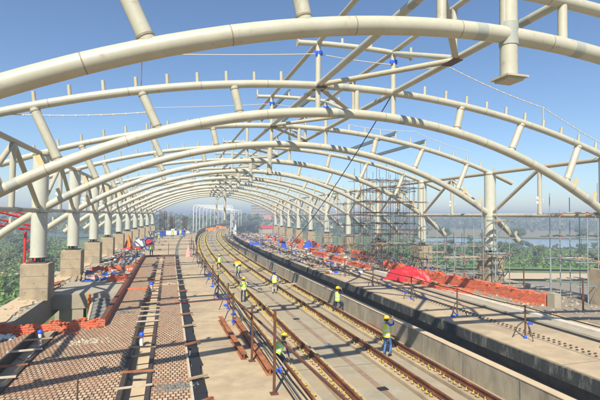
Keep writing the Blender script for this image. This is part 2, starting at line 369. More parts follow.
def make_frame(hang, label):
    t=empty('roof_arch',(0,0,0),0,label,'roof arch','tubular roof arches spanning the tracks')
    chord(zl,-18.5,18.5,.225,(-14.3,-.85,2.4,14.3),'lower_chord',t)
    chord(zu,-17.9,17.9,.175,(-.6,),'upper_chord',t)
    for a,b in WEB:
        for sg in(-1,1):
            p0_=V(sg*a,zu(a)-.1); p1_=V(sg*b,zl(b)+.12); L_=(p1_-p0_).length; f=lambda q: p0_.lerp(p1_,q/L_)
            mb=MB(); mb.tube([p0_,p1_],.18,14); mb.tube([f(.10),f(.145)],.193,14,mi=1); mb.tube([f(L_-.18),f(L_-.135)],.195,14,mi=1); mb.build('web_post',['cream','weld'],t)
    for sg in(-1,1):
        mb=MB(); mb.tube([V(sg*1.96,zl(1.96)),V(sg*1.96,8.16+5)],.125,12); mb.build('monitor_post','cream',t)
        mb=MB(); mb.tube([V(sg*1.96,12.58),V(sg*1.96,12.70)],.15,10)
        for k in range(5):
            a=k*1.3; mb.box(V(sg*1.96+.16*cos(a),12.62+.06*sin(a*3),.16*sin(a)),(.09,.09,.15),a)
        if not hang: mb.build('blue_strap','blue_plastic',t)
        mb=MB(); mb.bar(V(sg*17.3,zl(17.3)+.3),V(sg*17.3,zl(17.3)+.62),.12,.12,upv=Vector((0,1,0))); mb.build('cleat','cream_dirty',t)
        mb=MB(); mb.bar(V(sg*18.2,zl(18.2)+.15),V(sg*18.35,zl(18.2)+.5),.12,.12,upv=Vector((0,1,0))); mb.build('cleat','cream_dirty',t)
        for uu in (13.3,14.7):
            mb=MB(); mb.bar(V(sg*uu,zl(uu)+.15),V(sg*(uu+.22),zl(uu)+.62),.2,.06,upv=Vector((0,1,0))); mb.build('cleat','primer_tan',t)
    mb=MB(); mb.tube([V(0,zu(0)-.05),V(0,zl(0)+.05)],.13,12); mb.build('web_post','cream',t)
    mb=MB(); mb.tube([V(-2.95,13.02),V(-1.5,13.12),V(0,13.15),V(1.5,13.12),V(2.95,13.02)],.125,12)
    for sg in(-1,1): mb.tube([V(sg*2.95,13.02),V(sg*3.0,13.02)],.2,12)
    mb.build('monitor_beam',['cream'],t)
    for u in (-2.95,-.75,.75,2.95):
        mb=MB(); mb.tube([V(u,13.15),V(u,13.15+.32)],.07,8); mb.build('cleat','cream',t)
    # cleats standing on the upper chord
    for k in range(-13,14):
        u=k*1.243
        if abs(u)<2.6: continue
        mb=MB(); z=zu(u)
        mb.tube([V(u,z+.12),V(u+u*.004,z+.56+random.uniform(-.03,.03))],.075,8); mb.build('purlin_cleat','cream_dirty' if k%3 else 'cream',t)
    if hang:
        zb=hang; mb=MB(); mb.tube([V(.12,zu(0) if hang>8 else zl(0)),V(.12,zb)],.225 if hang>8 else .2,18); h=mb.build('hanging_post','cream',t)
        mb=MB(); mb.box(V(.12,zb-.02),(.68,.68,.05)); mb.box(V(.12,zb-.08),(.5,.5,.07)); mb.build('base_plate','cream_dirty',h)
        mb=MB(); mb.tube([V(.12,zl(0)-.29),V(.12,zl(0)+.32)],.245,16); mb.build('collar','tube_grey',h)
    return t
fr=[make_frame(None,''),make_frame(8.74,''),make_frame(4.1,'')]
used=set()
NF=12
for i in range(-1,11):
    k=2 if i in(6,10) else 1 if i in(-1,2,3,4,5,7,8,9) else 0
    d=['','thick stub under its crown','long drop post under its crown'][k]
    lab=('cream tubular roof arch, '+ORD[i+1]+' from the camera'+(', '+d if d else ''))
    if i==-1: lab='huge cream tubular arch crossing the top of the view with a thick hanging stub'
    if k in used: copy_tree(fr[k],P(FS(i),0),-TH(FS(i)),lab)
    else:
        used.add(k); fr[k].location=P(FS(i),0); fr[k].rotation_euler[2]=-TH(FS(i)); fr[k]['label']=lab

# columns + pedestals
def make_column(lab):
    t=empty('steel_column',(0,0,0),0,lab,'steel column','cream columns carrying the roof arches')
    mb=MB(); mb.tube([V(0,2.42),V(0,2.47)],.455,24); mb.tube([V(0,2.47),V(0,8.35)],.43,24); mb.tube([V(0,5.0),V(0,5.04)],.437,24,mi=1); mb.build('shaft',['column_white','weld'],t)
    mb=MB(); mb.lathe([(.43,8.35),(.46,8.36),(.46,8.5),(.3,8.62),(.1,8.68)],seg=20); mb.build('cap','cream_dirty',t)
    mb=MB(); mb.box((0,0,2.14),(1.0,1.0,.05)); mb.lathe([(.13,2.16),(.13,2.42)],seg=10)
    for a in range(6):
        mb.tube([(.3*cos(a),.3*sin(a),2.15),(.3*cos(a),.3*sin(a),2.42)],.03,6)
    mb.build('base_plate','steel_dark',t)
    return t
def make_pedestal(lab):
    t=empty('concrete_pedestal',(0,0,0),0,lab,'pedestal','concrete pedestals under the columns')
    mb=MB(); d=.72; b=.03
    ring=[(-d+b,-d),(d-b,-d),(d,-d+b),(d,d-b),(d-b,d),(-d+b,d),(-d,d-b),(-d,-d+b)]
    for z in (.0,2.07): 
        for x,y in ring: mb.v.append(Vector((x,y,z)))
    for x,y in ring: mb.v.append(Vector((x*.97,y*.97,2.1)))
    for l in(0,8):
        for k in range(8): k2=(k+1)%8; mb.face((l+k,l+k2,l+8+k2,l+8+k))
    mb.face(range(16,24)); mb.build('block','concrete_ped',t)
    mb=MB()
    for x,z in((-.45,.5),(.45,.5),(-.45,1.5),(.45,1.5),(0,1.0)): mb.box((x,-.722,z),(.05,.02,.05))
    for z in (.7,1.4): mb.box((0,-.721,z),(1.38,.012,.018))
    mb.build('form_marks','concrete_dark',t)
    return t
cp=make_column(''); pp=make_pedestal(''); first=True
for side,sg in(('left',-1),('right',1)):
    for i in range(0,11):
        s=FS(i); pos=P(s,sg*W); lab='round cream steel column, %s in the %s row'%(ORD[i],side); pl='square concrete pedestal under the %s column of the %s row'%(ORD[i],side)
        if first: cp.location=pos; cp['label']=lab; pp.location=pos; pp['label']=pl; first=False
        else: copy_tree(cp,pos,-TH(s),lab); copy_tree(pp,pos,-TH(s),pl)

# side trusses between columns (local x=0, y 0..SP)
def make_truss(lab, side):
    t=empty('side_truss',(0,0,0),0,lab,'steel truss','longitudinal trusses between neighbouring columns')
    a=.40; b=SP-.40; m=SP/2
    mb=MB(); mb.tube([(0,a,5.16),(0,m+.5,5.16),(0,m+1.3,5.16),(0,b,5.16)],.14,14,mats=[0,1,0]); mb.build('tie_beam',['cream','tube_grey'],t)
    mb=MB(); mb.tube([(0,a,8.48),(0,b,8.48)],.14,14); mb.build('top_beam','cream_dirty',t)
    mb=MB(); mb.tube([(0,m,5.28),(0,m,8.36)],.14,14); mb.build('mid_post','cream',t)
    for q in(0.32,SP-.32):
        mb=MB(); mb.tube([(0,q,5.35),(0,m+(-.12 if q<m else .12),8.3)],.125,12); mb.build('brace','cream_dirty',t)
    for z in (6.15,6.3):
        mb=MB(); mb.box((.0,m,z-.05),(.62,.03,.16),R=Matrix.Rotation(.5 if z>6.2 else -.3,3,'Y')); mb.build('bracket','white_paint',t)
    return t
tp=make_truss('',0); first=True
for side,sg in(('left',-1),('right',1)):
    for i in range(-1,10):
        if i==-1 and side=='right': continue
        s=FS(i); a=P(s,sg*W); b=P(s+SP,sg*W); d=b-a; rz=-math.atan2(d.x,d.y)
        lab='steel truss between neighbouring columns, %s bay of the %s column row'%(ORD[i+1],side)
        if first: tp.location=a; tp.rotation_euler[2]=rz; tp['label']=lab; first=False
        else: copy_tree(tp,a,rz,lab)
# crown bracing per bay
def make_brace(lab):
    t=empty('crown_bracing',(0,0,0),0,lab,'roof bracing','bracing between arch crowns')
    U=1.96; ZT=zu(U); ZM=13.13; m=SP/2
    for sg in(-1,1):
        mb=MB(); mb.tube([(sg*U,.05,ZT),(sg*U,1.1,ZT),(sg*U,1.5,ZT),(sg*U,SP-.05,ZT)],.135,14,mats=[0,1,0]); mb.build('chord_level_beam',['cream','tube_grey'],t)
        mb=MB(); mb.tube([(sg*U,.05,ZM),(sg*U,SP-.05,ZM)],.115,12); mb.build('monitor_level_beam','cream_dirty',t)
    for y in(.15,SP-.15):
        mb=MB(); mb.tube([(-U+.05,y,ZT),(U-.05,m+(-.15 if y<m else .15),ZT)],.115,12); mb.build('diagonal','cream_dirty',t)
        mb=MB(); mb.box((-U+.1,y,ZT-.13),(.5,.5,.025)); mb.build('gusset_plate','steel_dark',t)
    mb=MB(); mb.tube([(U,m,ZT-.1),(U,m,ZM)],.11,12); mb.build('mid_post','cream',t)
    mb=MB(); mb.tube([(U,SP-.15,ZM-.1),(U,m+.1,ZT+.1)],.115,12); mb.build('diagonal','cream',t)
    mb=MB(); mb.box((U-.12,m,ZT-.13),(.42,.8,.025)); mb.build('gusset_plate','steel_dark',t)
    return t
bp=make_brace('')
for i in range(-1,10):
    s=FS(i); a=P(s,0); b=P(s+SP,0); d=b-a; rz=-math.atan2(d.x,d.y)
    lab='crossed steel tubes bracing the arch crowns, %s bay from the camera'%ORD[i+1]
    if i==-1: bp.location=a; bp['label']=lab
    else: copy_tree(bp,a,rz,lab)
# grey purlins resting on cleats
def purlin(i,u,z,lab,l=1.0):
    mb=MB(); a=P(FS(i),u,z); b=P(FS(i)+SP*l,u,z); d=(b-a).normalized(); x=Vector((d.y,-d.x,0))
    mb.bar(a,b,.03,.26); 
    for q in(-.115,.115): mb.bar(a+x*.07+Vector((0,0,q)),b+x*.07+Vector((0,0,q)),.13,.03)
    tag(mb.build('purlin','purlin_grey'),lab,'purlin','grey channel purlins')
purlin(1,4*1.243+2.486,zu(7.458)+.62,'dark grey channel purlin spanning on the right slope of the arches, nearer the crown')
purlin(1,8*1.243,zu(9.944)+.6,'dark grey channel purlin spanning on the right slope of the arches, lower down')
purlin(1,-.75,13.6,'dark grey purlin on the raised crown of the arches, left one')
purlin(1,1.2,13.6,'dark grey purlin on the raised crown of the arches, right one')

# ropes between cleats
def rope(name,pts,r,mname,lab,cat='rope',group='safety ropes on the roof arches',sag=.3,n=14,dots=False):
    mb=MB()
    for a,b in zip(pts[:-1],pts[1:]):
        q=[Vector(a).lerp(Vector(b),k/n)-Vector((0,0,sag*4*(k/n)*(1-k/n))) for k in range(n+1)]; mb.tube(q,r,6)
        if dots:
            L=(Vector(b)-Vector(a)).length; m=int(L/.45)
            for k in range(m):
                f=k/m; c=Vector(a).lerp(Vector(b),f)-Vector((0,0,sag*4*f*(1-f))); mb.box(c,(.06,.06,.06))
    return tag(mb.build(name,mname),lab,cat,group)
FP=lambda i,u,z: P(FS(i),u,z)
rope('safety_rope',[FP(0,2.0,12.4),FP(0,5.0,zu(5)+1.9),FP(0,11.2,zu(11.2)+1.25),FP(0,17.5,zu(17.5)+.7)],.022,'rope','knotted pale rope sagging over the right shoulder of the second arch',dots=True,sag=.12)
mb=MB(); mb.tube([(0,0,0),(0,0,.85)],.035,6); tag(mb.build('rope_stanchion','cream_dirty',loc=FP(0,11.2,zu(11.2)+.4)),'thin stanchion holding the knotted rope on the second arch','stanchion')
rope('safety_rope',[FP(0,-15.9,zu(15.9)+.3),FP(0,-9.4,zu(9.7)-.9)],.022,'rope','knotted pale rope hanging under the left shoulder of the second arch',dots=True,sag=.15)
rope('safety_rope',[FP(0,-9.75,zu(9.75)+1.55),FP(0,-1.96,12.6),FP(0,1.96,12.5)],.02,'rope','taut pale rope running to the blue straps of the second arch crown',sag=.05)
rope('safety_rope',[FP(1,-9.75,zu(9.75)+1.55),FP(1,-1.96,12.6),FP(1,1.96,12.5)],.02,'rope','taut pale rope running to the blue straps of the third arch crown',sag=.05)
rope('safety_rope',[FP(1,3.73,zu(3.73)+.55),FP(1,9,zu(9)+1.1),FP(1,14,zu(14)+1)],.02,'rope','knotted pale rope over the right shoulder of the third arch',dots=True,sag=.12)
rope('hanging_cable',[FP(0,1.96,zu(2)),P(41,2.6,2.0)],.028,'black','black cable hanging slackly from the arch crown bracing towards the right platform','cable',None,sag=.5)
mb=MB(); mb.tube([FP(1,-9.75,zu(9.7)+.1),FP(1,-9.75,zu(9.7)+1.6)],.02,6); tag(mb.build('marker_rod','rust'),'thin rusty rod standing on the third arch left of its crown','rod')
mb=MB(); mb.tube([FP(0,-9.75,zu(9.7)+.1),FP(0,-9.75,zu(9.7)+1.6)],.02,6); tag(mb.build('marker_rod','rust'),'thin rusty rod standing on the second arch left of its crown','rod')

# ================================================================== RAILS
def make_rail(u,lab):
    prof=[(-.075,0),(.075,0),(.075,.02),(.012,.045),(.012,.125),(.036,.135),(.036,.17),(-.036,.17),(-.036,.135),(-.012,.125),(-.012,.045),(-.075,.02)]
    t=empty('steel_rail',P(8,u,-1.06),0,lab,'rail','rails of the two tracks'); base=P(8,u,-1.06)
    mb=MB(); S=[-25+2.2*i for i in range(204)]; n=len(prof)
    for s in S:
        for x,z in prof: mb.v.append(P(s,u+x*1.15,-1.04+z*1.25)-base)
    for i in range(len(S)-1):
        for k in range(n):
            k2=(k+1)%n; mb.face((i*n+k,i*n+k2,(i+1)*n+k2,(i+1)*n+k))
    mb.build('rail_bar','rail_rust',t)
    # yellow-capped fastenings either side
    def fast():
        m=MB(); m.box((0,0,.03),(.06,.07,.06)); m.tube([(0,0,.05),(.0,0,.13)],.018,6); m.box((.0,0,.012),(.10,.13,.024),mi=1); return m.mesh('rail_fastener',['yellow_plastic','rust_dark'])
    me=bpy.data.meshes.get('rail_fastener') or fast()
    cnt=0; s=9.5; st=MB()
    while s<200:
        for sg in(-1,1):
            off=u+sg*random.uniform(.14,.27); ss=s+random.uniform(-.04,.04)
            if cnt<100:
                o=bpy.data.objects.new('rail_fastener',me); COL.objects.link(o); o.parent=t; o.location=P(ss,off,-1.06)-base; o.rotation_euler=(random.uniform(-.25,.25),random.uniform(-.25,.25),random.uniform(-.6,.6))
            else:
                c=P(ss,off,-1.06)-base
                h=random.uniform(.14,.2); st.box(c+Vector((0,0,h*.4)),(.06,.06,h*.8))
            cnt+=1
        s+=.31+random.uniform(-.05,.05)
    f=st.build('rail_fastenings','yellow_plastic',t); f['kind']='stuff'
for u,l in ((-4.0,'rusty rail nearest the left platform edge, yellow fastenings along it'),(-2.55,'rusty rail, second from the left platform, inner rail of the left track'),(.25,'rusty rail on the left of the right hand track'),(1.75,'rusty rail beside the low concrete wall')): make_rail(u,l)
# small plates on slab between tracks
for k in range(9):
    s=14.5+k*5.5; mb=MB(); mb.box((0,0,0),(.34,.26,.03)); tag(mb.build('drain_cover','galv' if k%2 else 'black',loc=P(s,-1.1+random.uniform(-.05,.05),-1.175),rz=.1),'small square drain cover between the tracks, %s from the camera'%ORD[k],'drain cover','drain covers between the tracks')
for k in range(22):
    s=11.0+k*6.1; strip('slab_joint',-3.6,.0,s,s+.03,-1.192,-1.188,'slab_line',step=1) if k<12 else None
    strip('platform_joint',-7.38,-4.77,s,s+.025,.003,.006,'concrete_dark',step=1); strip('platform_joint',4.42,8.1,s+1,s+1.025,.003,.006,'concrete_dark',step=1)
# loose pipe across rails, boards
def bar_thing(name,a,b,w,h,mname,lab,cat,group=None):
    mb=MB(); mb.bar(a,b,w,h); return tag(mb.build(name,mname),lab,cat,group)
bar_thing('timber_plank',P(34.6,-1.9,-.75),P(36.0,1.9,-.75),.12,.1,'board_pale','pale timber plank lying across the right hand rails behind a worker','plank')
bar_thing('timber_plank',P(42.2,-2.6,-.75),P(34.5,-1.5,-.8),.12,.09,'concrete_dark','grey timber lying along the track beside the left rails','plank')
bar_thing('rail_bar_loose',P(22.5,2.2,-.9),P(19.8,2.35,-1.0),.07,.07,'rust','short rusty bar leaning at the foot of the low wall','bar')
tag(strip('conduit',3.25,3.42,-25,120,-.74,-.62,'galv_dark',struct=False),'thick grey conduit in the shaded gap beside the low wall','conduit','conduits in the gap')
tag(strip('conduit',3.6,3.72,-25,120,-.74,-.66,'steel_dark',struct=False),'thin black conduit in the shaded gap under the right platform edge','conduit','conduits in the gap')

# ================================================================== LEFT PLATFORM DETAILS
def pbox(mb,s,u,z,d,rz=0,mi=0): mb.box(P(s,u,z),d,rz-TH(s),mi)
# kerb
t=empty('kerb',P(21.4,-11.25),0,'long dark red brick kerb along the open stairwell on the left platform','kerb'); b0=P(21.4,-11.25)
o=strip('course',-11.36,-11.16,21.35,54,0,.34,'brick_red',parent=None,struct=False); o.parent=t; o.location=-b0
o=strip('cap',-11.37,-11.15,21.35,54,.343,.37,'rust_dark',struct=False); o.parent=t; o.location=-b0
# brick wall thing
def brick_wall(A,B,h,th,lab,rough=0,cat='brick wall',group='low red brick walls',courses=0):
    """rows of bricks with a ragged top from A to B"""
    A=Vector(A);B=Vector(B); d=B-A; L=d.length; rz=math.atan2(d.y,d.x); mb=MB(); n=max(1,int(L/.26)); 
    hh=h
    for i in range(n):
        if rough: hh=max(.12,h*(1+random.uniform(-rough,rough*.4)))
        c0=L*i/n; 
        k=max(1,int(hh/.09))
        a=len(mb.v)
        for x in(c0,c0+L/n):
            for y in(-th/2,th/2):
                for z in(0,k*.09): mb.v.append(Vector((x,y,z)))
        for q in((0,1,3,2),(4,6,7,5),(0,4,5,1),(2,3,7,6),(0,2,6,4),(1,5,7,3)):
            uv=[]
            for j in q:
                v=mb.v[a+j]; uv.append((v.x,v.z) if q in((0,4,5,1),(2,3,7,6)) else (v.y+v.x*0,v.z) if q in((0,1,3,2),(4,6,7,5)) else (v.x,v.y))
            mb.face([a+j for j in q],0,False,uv)
        if rough and random.random()<.6:
            for _ in range(2): mb.box((c0+random.uniform(0,.25),random.uniform(-th/2,th/2),k*.09+.035),(.22,.11,.07),random.uniform(0,3))
    if rough:
        for _ in range(int(L*5)):
            mb.box((random.uniform(0,L),(th/2+abs(random.gauss(0,.35)))*random.choice((-1,1)),.04),(.22,.11,.07),random.uniform(0,3))
    return tag(mb.build('brick_wall','brick_red',loc=A,rz=rz),lab,cat,group)
brick_wall(P(20.6,-16.95),P(21.5,-11.2),.36,.24,'low red brick wall crossing the left platform in front of the stairwell',.12)
brick_wall(P(35.2,-12.6),P(36.6,-11.5),.42,.5,'small red brick stack beside the long kerb beyond the stairwell',.3,'brick stack','brick stacks')
brick_wall(P(42.0,-15.0),P(42.4,-11.4),.4,.25,'low red brick wall behind the stair landing on the left deck',.2)
brick_wall(P(31.2,-11.2),P(31.3,-9.8),.05,.4,'single course of red bricks laid across the paving beside the trench',.0,'brick row','brick stacks')
# trenches: side channels and rungs
def trench(uA,uB,sA,sB,lab,n):
    t=empty('cable_trench',P(sA,(uA+uB)/2),0,lab,'cable trench','open cable trenches in the left paving'); b=P(sA,(uA+uB)/2)
    for u in(uA,uB):
        mb=MB()
        N_=max(2,int((sB-sA)/3))
        for i in range(N_):
            s1=sA+(sB-sA)*i/N_; s2=sA+(sB-sA)*(i+1)/N_
            mb.bar(P(s1,u,-.09)-b,P(s2,u,-.09)-b,.13,.34)
        mb.build('steel_channel','channel',t)
    s=sA+1; 
    while s<sB-.5:
        w_=uB-uA; a=random.uniform(-.18,.18); mb=MB(); mb.bar(P(s,uA-.12,.10)-b,P(s+a,uB+.12,.10)-b,random.uniform(.05,.12),.045)
        mb.build('rung',random.choice(['rust','board_pale','plank','channel','rust_dark']),t)
        if random.random()<.5:
            mb=MB(); mb.box(P(s+.5,(uA+uB)/2,-.28)-b,(.5,.35,.03),random.uniform(0,1)); mb.build('loose_board','board_pale',t)
        s+=random.uniform(.9,1.7)
trench(-9.75,-9.02,8,54,'long open cable trench with dark side channels and cross pieces down the left platform',30)
trench(-13.8,-12.95,8,20.7,'short open cable trench in the near left paving, ending at the red brick wall',8)
# plastic strip with boards along u=-7.6
mb=MB(); s=9.0
while s<56:
    l=random.uniform(.6,1.3); c=P(s+l/2,-7.6+random.uniform(-.05,.05),.0); mb.box(c,(.34+random.uniform(-.1,.1),l,.02+random.uniform(0,.02)),random.uniform(-.12,.12)-TH(s)); s+=l*1.02
tag(mb.build('bitumen_sheet','black'),'torn black bitumen strip along the edge of the paving on the left platform','bitumen strip')
for k in range(14):
    s=11.5+k*2.9+random.uniform(-.6,.6); mb=MB(); mb.bar((-.3,-.22,0),(.28,.2+random.uniform(-.2,.1),0),.10,.05)
    tag(mb.build('loose_board',random.choice(['plank','rust']),loc=P(s,-7.6,.12)),'short brown board lying across the black strip, %s from the camera'%ORD[k],'board','boards on the black strip')
strip('pale_edge_strip',-7.86,-7.79,-20,54,.004,.05,'board_pale')
# end beam across paving
mb=MB(); mb.bar(P(54.4,-11.3,.1),P(54.4,-7.5,.1),.2,.2); tag(mb.build('timber_beam','steel_dark'),'dark beam lying across the far end of the paved strips','beam')
# blue capped pipes
def blue_cap(pos,lab,s=.62):
    t=empty('capped_pipe',pos,0,lab,'capped pipe','blue capped pipe ends')
    mb=MB(); mb.lathe([(.12*s,-.3),(.12*s,.2*s)],seg=12); mb.build('pipe','white_paint',t)
    mb=MB(); mb.lathe([(.15*s,.2*s),(.16*s,.34*s),(.1*s,.4*s)],seg=12); mb.build('cap','blue_plastic',t)
blue_cap(P(18.9,-9.5,0),'white pipe end with blue cap in the long trench, near one')
blue_cap(P(32.0,-9.6,0),'white pipe end with blue cap in the long trench, far one',.8)
blue_cap(P(20.3,-13.45,0),'white pipe end with blue cap in the short trench by the brick wall')
def rock(mb,c,r,mi=0):
    c=Vector(c); b=len(mb.v)
    for d in((1,0,0),(-1,0,0),(0,1,0),(0,-1,0),(0,0,1),(0,0,-1),(.6,.6,.6),(-.6,.6,-.5),(.6,-.6,-.5),(-.6,-.6,.6)):
        mb.v.append(c+Vector([q*r*random.uniform(.55,1.2) for q in d]))
    for f in((0,6,4),(0,2,6),(2,4,6),(1,9,4),(1,3,9),(3,4,9),(0,4,3),(1,4,2),(1,2,7),(7,2,5),(7,5,1),(0,3,8),(8,3,5),(8,5,0),(0,5,2),(1,5,3)): mb.face([b+q for q in f],mi)
def pile(s,u,n,sz,mname,lab,cat,spread=.5,z=0):
    mb=MB()
    for _ in range(n*2):
        x,y=random.gauss(0,spread),random.gauss(0,spread*.5); rock(mb,(x,y,max(.01,.12-.12*(abs(x)+abs(y))/spread)*random.uniform(.2,1)),sz*random.uniform(.2,.8))
    return tag(mb.build('rubble_pile',mname,loc=P(s,u,z)),lab,cat,'small rubble heaps on the paving','stuff')
pile(18.9,-11.6,26,.10,'board_pale','pale rubble heap on the near paving between the two trenches','rubble heap',.45)
pile(13.4,-8.2,60,.09,'concrete_dark','grey rubble heap on the paving strip beside the black edge','rubble heap',.3)
pile(12.4,-11.4,60,.09,'concrete_dark','dark rubble heap at the bottom left of the paving','rubble heap',.4)
pile(24.0,-10.6,40,.10,'concrete_dark','grey rubble heap on paving beside the red kerb','rubble heap',.3)
pile(33,-8.4,40,.10,'board_pale','pale rubble heap far along the narrow paving strip','rubble heap',.3)
pile(20.4,-14.9,50,.14,'white_paint','white scraps heap by the short trench at the brick wall','scrap heap',.35)
mb=MB(); mb.tube([(0,0,0),(0,0,.75)],.022,6); tag(mb.build('steel_rod','steel_dark',loc=P(12.9,-10.75)),'short dark rod standing upright in the near paving','rod')
mb=MB(); mb.tube([(.0,0,0),(.0,0,2.0)],.035,8); mb.box((0,0,.02),(.4,.4,.04)); tag(mb.build('marker_post','steel_dark',loc=P(36.9,-11.75)),'dark upright post beside the small brick stack','post')
mb=MB(); mb.tube([(.0,0,0),(.0,0,1.9)],.035,8); mb.box((0,0,.02),(.4,.4,.04)); tag(mb.build('marker_post','rust',loc=P(46,-11.55)),'rusty upright post behind the kerb on the left deck','post')
mb=MB(); mb.tube([(.0,0,0),(.0,0,1.5)],.03,8); mb.box((0,0,.02),(.4,.4,.04)); tag(mb.build('marker_post','steel_dark',loc=P(56,-8.6)),'thin dark post at the far end of the paving','post')

# tripod posts along platform edges
def make_tripod(h,lab,mname='rust_dark',blue=True):
    t=empty('tripod_post',(0,0,0),0,lab,'tripod post','posts on tripod feet along the platform edges')
    mb=MB(); mb.tube([(0,0,.03),(0,0,h)],.035,8); mb.box((0,0,h),(.1,.1,.04)); mb.build('post',mname,t)
    for k in range(3):
        a=k*2*pi/3+.4; mb=MB(); mb.tube([(0,0,.75),(.28*cos(a),.28*sin(a),.5),(.48*cos(a),.48*sin(a),.02)],.022,6); mb.build('leg','steel_dark',t)
    if blue:
        mb=MB(); mb.lathe([(.065,.02),(.07,.07),(.04,.13)],seg=10); mb.build('foot_cap','blue_plastic',t)
    return t
tr=make_tripod(1.35,'')
rs=[15.0,19.3,23.7,28.9,34.2,39.6,45,51,57,63,70,77]; tops=[]
for k,s in enumerate(rs):
    lab='dark post on tripod feet on the right platform edge, %s from the camera'%ORD[k]
    if k==0: tr.location=P(s,5.7); tr['label']=lab
    else: copy_tree(tr,P(s,5.55),-TH(s)+k,lab)
    tops.append(P(s,5.6,1.33))
rope('guard_rope',[P(7,5.7,1.35)]+tops,.022,'black','black guard line strung between the tripod posts on the right platform','guard rope',None,sag=.06)
for k,s in enumerate([20.6,23.6,27.1,32.2,37.3,42.6,47.8,52,56.4,62,68,75]):
    copy_tree(tr,P(s,-5.6+(.15*(k%2))),k*.8,'dark post on tripod feet on the left platform edge, %s from the camera'%ORD[k])
for k,(s,h,l) in enumerate(((15.1,1.4,'rusty post on the left platform edge holding the upper end of the sloping rail'),(12.2,2.35,'tallest rusty post on the left platform edge, in front of the sloping rail'),(8.25,1.2,'rusty rail post at the bottom edge of the view on the left platform'),(18.0,1.3,'rusty post on the left platform edge behind the rust beams'))):
    mb=MB(); mb.box((0,0,h/2),(.07,.07,h)); mb.box((0,0,.01),(.22,.22,.03)); tag(mb.build('railing_post','rust_dark',loc=P(s,(-5.72,-5.62,-4.95,-5.2)[k])),l,'railing post','rusty railing posts')
bar_thing('guard_rail',P(20.4,-5.45,1.02),P(8.3,-4.9,1.15),.06,.06,'rust_dark','long rusty angle rail sloping along the left platform edge','guard rail')
bar_thing('guard_rail',P(8.3,-4.9,1.13),P(7.0,-4.3,1.05),.07,.07,'rust','short rusty rail piece at the bottom edge of the view','guard rail')
for k,(z,u,r) in enumerate(((.06,-5.25,.022),(.10,-5.05,.028),(.04,-4.88,.022),(.45,-5.35,.012),(.8,-5.4,.012))):
    mb=MB(); ribbon_tube(mb,u,z,7,60,r,6,2.0,wob=.05); tag(mb.build('edge_cable','black' if k!=1 else 'galv_dark'),['thin black cable on the floor of the left platform edge, leftmost','thicker grey cable on the left platform edge','black cable lying closest to the left platform edge','lower wire strung between posts of the left platform edge','upper wire strung between posts of the left platform edge'][k],'cable','cables along the left platform edge')
def ibeam(A,B,lab,h=.2):
    A=Vector(A);B=Vector(B);t_=MB()
    t_.bar(A+Vector((0,0,h)),B+Vector((0,0,h)),.2,.025); t_.bar(A+Vector((0,0,.01)),B+Vector((0,0,.01)),.2,.025); t_.bar(A+Vector((0,0,h/2)),B+Vector((0,0,h/2)),.03,h-.03)
    return tag(t_.build('steel_beam','rust'),lab,'steel beam','rusty beams on the left platform')
ibeam(P(21.2,-6.12,0),P(15.3,-5.95,0),'rusty steel beam lying on the left platform, the one further from the track')
ibeam(P(20.8,-5.45,0),P(13.6,-5.42,0),'rusty steel beam lying by the left platform edge, nearer the track')
for k in range(12):
    s=14.0+k*2.1+random.uniform(-.5,.5); u=-5.3+random.uniform(-.25,.25); mb=MB()
    mb.box((.0,0,.05),(.16,.09,.10),random.uniform(0,3)); mb.box((-.05,.06,.04),(.07,.2,.07),random.uniform(0,3)); mb.tube([(0,0,.05),(.06,.05,.18)],.03,6)
    tag(mb.build('blue_clamp','blue_plastic',loc=P(s,u,.02)),'bright blue plastic clamp by the left platform edge, %s from the camera'%ORD[k],'clamp','blue clamps by the left platform edge')
for k in range(12):
    s=13.5+k*3.1+random.uniform(-.9,.9); u=random.choice((5.0,6.0,6.3,7.6))+random.uniform(-.2,.2); mb=MB()
    mb.box((0,0,.05),(.15,.09,.1),random.uniform(0,3)); mb.box((.05,.02,.04),(.06,.22,.06),random.uniform(0,3))
    tag(mb.build('blue_clamp','blue_plastic',loc=P(s,u,.01)),'bright blue plastic clamp on the right platform floor, %s from the camera'%ORD[k],'clamp','blue clamps on the right platform')
mb=MB(); q=[P(23.2,-9.0+.26*k,.55-.02*math.sin(k)) for k in range(15)]
mb.tube(q,.006,5)
for p_ in q[::1]: mb.box(p_,(.05,.01,.03))
tag(mb.build('barrier_tape','red_paint'),'thin red dotted tape stretched across the pale left platform','tape')
# dowel rows on right platform (short bars in two rows)
d=MB()
s=9
while s<90:
    for u in(6.35,6.62): d.box(P(s,u,.02),(.09,.05,.05),-TH(s))
    s+=.26
x=d.build('dowel_rows','steel_dark'); tag(x,'double row of short dark dowels set in the right platform floor','dowels',None,'stuff')
d=MB()
for _ in range(2600):
    s=random.uniform(36,120); u=random.uniform(4.8,16.3) if random.random()<.75 else random.uniform(-15,-11.6)
    d.box(P(s,u,.06),(random.uniform(.08,.5),random.uniform(.06,.3),random.uniform(.04,.22)),random.uniform(0,3),mi=random.choice((0,0,0,0,0,1,2,2,2,4,0,2,3) if random.random()<.8 else (1,2,5,3)))
x=d.build('construction_debris',['board_pale','rust','concrete_dark','blue_plastic','white_paint','brick_red']); tag(x,'scattered boards, offcuts and scraps over the far platforms','debris',None,'stuff')
d=MB()
for _ in range(1500):
    s=random.uniform(12,45); u=random.uniform(10.2,16.3) if random.random()<.7 else random.uniform(-16.6,-15.4)
    if u<0 and s<22: continue
    rock(d,P(s,u,.03),random.uniform(.03,.11),random.choice((0,0,0,1,2)))
x=d.build('gravel_scatter',['board_pale','concrete_dark','brick_red']); tag(x,'loose rubble crumbs along the outer platform strips','rubble',None,'stuff')

